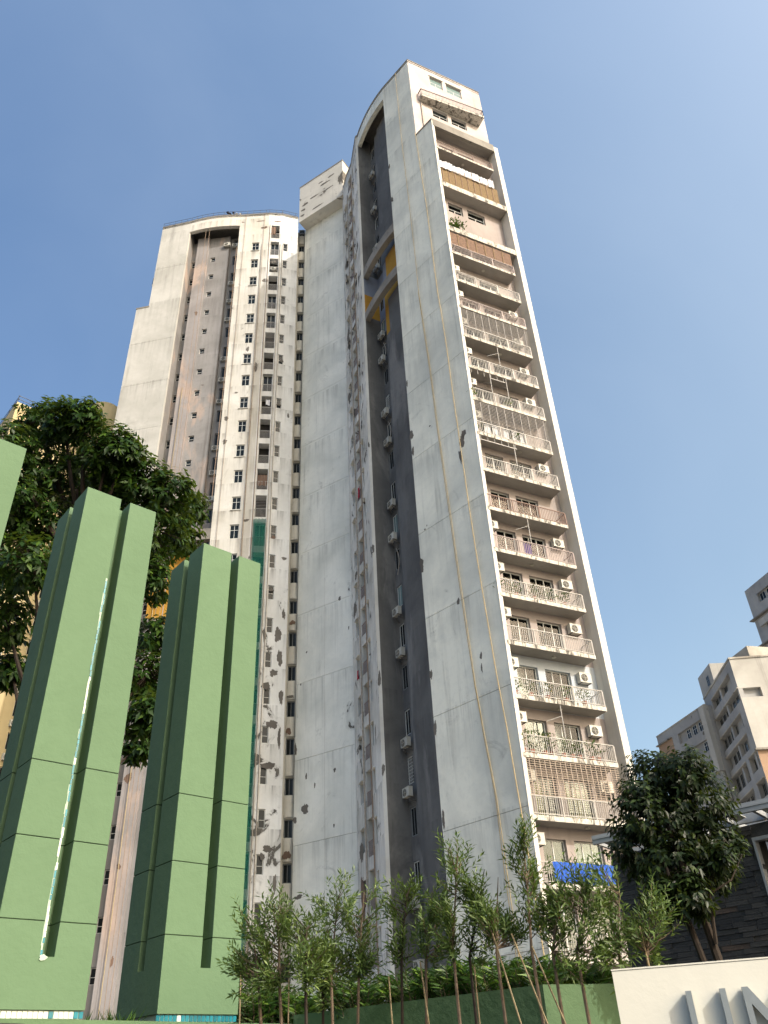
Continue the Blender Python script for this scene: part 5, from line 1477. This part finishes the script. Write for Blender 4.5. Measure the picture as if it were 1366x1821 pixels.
for o in ops[:8]:
    w = o[1] - o[0]; n = max(1, int(w / 1.3))
    for j in range(n):
        if (j * 7 + int(o[2])) % 5 == 0: continue
        bgwin(FSh, o[0] + w * (j + 0.5) / n, o[2] + 0.02, 0.95, o[3] - o[2] - 0.15, tb1, d=0.4, style='slide')
    mb = MB(); FSh.box(mb, o[0], o[1], -0.12, 0.1, o[3] + 0.02, o[3] + 0.14); mb.build('lintel', M['bggrim'], tb1)
for k, o in enumerate(ops[:6]):                    # upright divider piers inside the strips
    mb = MB(); q = o[0] + (o[1] - o[0]) * (0.42 + 0.05 * k); FSh.box(mb, q, q + 0.5, 0.05, 0.45, o[2] + 0.005, o[3] - 0.005); mb.build('pier', M['bggrey'], tb1)
wall('sunlit_wall', FLt, 0, 22, 29.3, 39.7, M['bgwhite'], tb1, [(0.05, 2.45, 35.1, 36.2, 0.5)], back=M['bggrey'])
wall('orange_wall', FLt, 0, 22, 0, 29.2, M['bgpeach'], tb1, [(2 + 3 * k, 3.3 + 3 * k, 25.2, 26.6, 0.3) for k in range(6)], d=0.15)
mb = MB(); FSh.box(mb, sp - 3.9, sp - 0.02, -0.02, 0.2, 0, 24.0); mb.build('orange_side', M['bgpeach'], tb1)
mb = MB(); FLt.box(mb, -0.2, 22, -0.2, 0.3, 29.2, 29.4); mb.build('ledge', M['concrete'], tb1)
mb = MB(); FLt.box(mb, -0.1, 22, -0.1, 0.35, 39.7, 39.9); FSh.box(mb, 0, sp - 0.2, -0.1, 0.3, 39.7, 39.9); mb.build('coping', M['bggrim'], tb1)
mb = MB(); q = [FSh.p(0, 0.1, 0), FSh.p(sp, 0.1, 0), FLt.p(22, 0.1, 0), FLt.p(22, 12, 0)]; mb.prism([(a.x, a.y) for a in q], 39.3, 39.5); mb.build('roof', M['roofing'], tb1)
# roof tank rooms
FK = Frame((39.6, 100.4), (39.75, 92.4))
mb = MB(); FK.box(mb, 0, 4.6, 0, 5, 39.5, 43.2); mb.build('tank_room', M['bgwhite'], tb1)
add_window(FK, 3.0, 40.9, 0.9, 1.3, tb1, d=-0.05, style='cross', fm='framegrey')
FK2 = Frame((40.6, 93.2), (41.8, 88.4))
mb = MB(); FK2.box(mb, 0, 4.6, 0, 7, 39.5, 42.1); mb.build('tank_room', M['bggrim'], tb1)
# left block, turned a little
tb2 = empty('housing_block', (34.8, 107.8, 0), 'grey housing block with a peach corner behind the round tree', 'building')
LBf = Frame((34.85, 107.7), (38.0, 96.8))
LL = LBf.L
lops = []
for z in (36.95, 34.4, 31.9, 29.0, 26.5):
    lops.append((LL - 6.7, LL - 1.25, z - 1.35, z, 0.35))
lops.append((LL - 10.4, LL - 8.9, 34.9, 36.6, 0.35))
wall('front_wall', LBf, 0, LL, 0, 38.2, M['bggrey'], tb2, lops, back=M['bggrey'])
for o in lops:
    w = o[1] - o[0]; n = max(1, int(w / 1.15))
    for j in range(n):
        if (j + int(o[2])) % 4 == 3: continue
        bgwin(LBf, o[0] + w * (j + 0.5) / n, o[2] + 0.02, 0.92, o[3] - o[2] - 0.12, tb2, d=0.25, style='cross', fm='frame')
mb = MB(); LBf.box(mb, 0.02, 3.3, -0.06, 0.1, 0, 36.9); mb.build('peach_panel', M['bgpeach'], tb2)
mb = MB(); LBf.box(mb, -0.15, 3.4, -0.35, 0.2, 36.9, 37.05); mb.build('ledge', M['concrete'], tb2)
mb = MB(); LBf.box(mb, LL - 0.9, LL, -0.3, 0.4, 30.2, 38.2); mb.build('corner_pier', M['bgwhite'], tb2)
for z in (27.8, 25.2):
    mb = MB(); LBf.box(mb, LL - 4.5, LL + 0.1, -0.8, 0.2, z - 0.9, z); mb.build('balcony', M['bgwhite'], tb2)
mb = MB(); LBf.box(mb, 0, LL, 0.1, 9, 37.6, 37.8); LBf.box(mb, -0.02, 0.1, 0, 9, 0, 38.2); LBf.box(mb, LL + 0.001, LL + 0.1, 0.4, 9, 0, 38.2); mb.build('rear_wall', M['bggrey'], tb2)
mb = MB(); LBf.box(mb, -0.06, LL + 0.06, -0.06, 0.3, 38.2, 38.35); mb.build('coping', M['bggrim'], tb2)
for k in range(6): patch(LBf, LL - rnd.uniform(0.2, 1.6), 35.2 + 0.45 * k, 0.5, 0.6, tb2, 900 + k)
# slab tower at the right edge
TRf = Frame((48.6, 98.7), (48.6 + 12 * math.sin(rad(164)), 98.7 + 12 * math.cos(rad(164))))
tb3 = empty('apartment_block', (48.6, 98.7, 0), 'plain grey apartment block cut off by the right picture edge', 'building')
rops3 = [(1.85, 9, z - 1.3, z, 0.4) for z in (53.2, 49.3, 45.6, 42, 38.5)]
wall('front_wall', TRf, 0, 12, 0, 54.7, M['bggrey'], tb3, rops3, back=M['bggrey'])
for o in rops3:
    for j in range(5): bgwin(TRf, o[0] + 0.7 + 1.4 * j, o[2] + 0.02, 1.1, 1.2, tb3, d=0.3, style='slide', fm='frame')
for z in (50.3, 46.6, 43):
    mb = MB(); TRf.box(mb, -0.45, 12, -0.5, 0.2, z - 0.14, z); mb.build('ledge', M['concrete'], tb3)
    mb = MB(); TRf.box(mb, 0.9, 12, -0.35, 0.02, z - 1.5, z - 0.6) ; mb.build('balcony', M['bgwhite'], tb3)
mb = MB(); TRf.box(mb, 0, 12, 0.5, 14, 54.3, 54.5); TRf.box(mb, -0.1, -0.002, 0, 14, 0, 54.7); mb.build('rear_wall', M['bggrey'], tb3)

# cream building behind the big tree
tb4 = empty('cream_building', (-39, 64.1, 0), 'cream apartment building with a wire fenced roof behind the big tree', 'building')
c4 = Vector((-39.0, 64.1, 0)); f4 = Vector((math.sin(rad(47)), math.cos(rad(47)), 0)); s4 = Vector((math.sin(rad(-43)), math.cos(rad(-43)), 0))
q = c4 + f4 * 9; FA = Frame((c4.x, c4.y), (q.x, q.y)); q = c4 + s4 * 12; FBk = Frame((q.x, q.y), (c4.x, c4.y))
cops = [(1.0 + 2.9 * (j % 3), 2.5 + 2.9 * (j % 3), 3 * (j // 3) + 3.0, 3 * (j // 3) + 4.5, 0.3) for j in range(48)]
wall('sunlit_wall', FA, 0, 9, 0, 63.9, M['cream'], tb4, cops)
for o in cops:
    if 18 < o[2] < 60: add_window(FA, (o[0] + o[1]) / 2, o[2] + 0.01, 1.46, 1.46, tb4, d=0.15, style='slide', fm='frame')
    if 20 < o[2] < 45: add_ac(FA, o[0] + 0.3, o[2] - 1.0, tb4, s=1.0)
wall('side_wall', FBk, 0, 12, 0, 63.9, M['cream'], tb4)
mb = MB(); FA.box(mb, 0.05, 9, 0.1, 11, 63.2, 63.4); FA.box(mb, 8.9, 9, 0.05, 11, 0, 63.9); mb.build('roof', M['roofing'], tb4)
mb = MB()
for F_ in (FA, FBk):
    for u in np.arange(0.05, F_.L, 1.5): mb.bar(F_.p(u, 0.1, 63.9), F_.p(u, 0.1, 64.9), 0.06)
    for zz in (64.4, 64.88): mb.bar(F_.p(0, 0.1, zz), F_.p(F_.L, 0.1, zz), 0.05)
mb.build('roof_rail', M['wire'], tb4)
tb5 = empty('cream_building', (-31.2, 68.5, 0), 'cream building with a rounded corner beside the left wing', 'building')
c5 = Vector((-31.4, 69.2, 0)); rr_ = 1.6
poly = []
s5 = Vector((math.sin(rad(-53)), math.cos(rad(-53)), 0)); n5 = Vector((s5.y, -s5.x, 0))
n5 = n5 if n5.y < 0 else -n5
a0 = math.atan2(n5.y, n5.x)
for k in range(11):
    a = a0 + math.pi * 0.55 * k / 10
    poly.append((c5.x + rr_ * math.cos(a), c5.y + rr_ * math.sin(a)))
tail = c5 + s5 * 10
poly = [((tail + n5 * rr_).x, (tail + n5 * rr_).y)] + poly + [(c5.x + 8, c5.y + 9), (tail.x + 6, tail.y + 10)]
mb = MB(); mb.prism(poly, 0, 66.5); mb.build('walls', M['cream'], tb5)
mb = MB(); mb.prism([(p[0] * 1.0, p[1]) for p in poly], 66.503, 66.62); mb.build('coping', M['cream'], tb5)
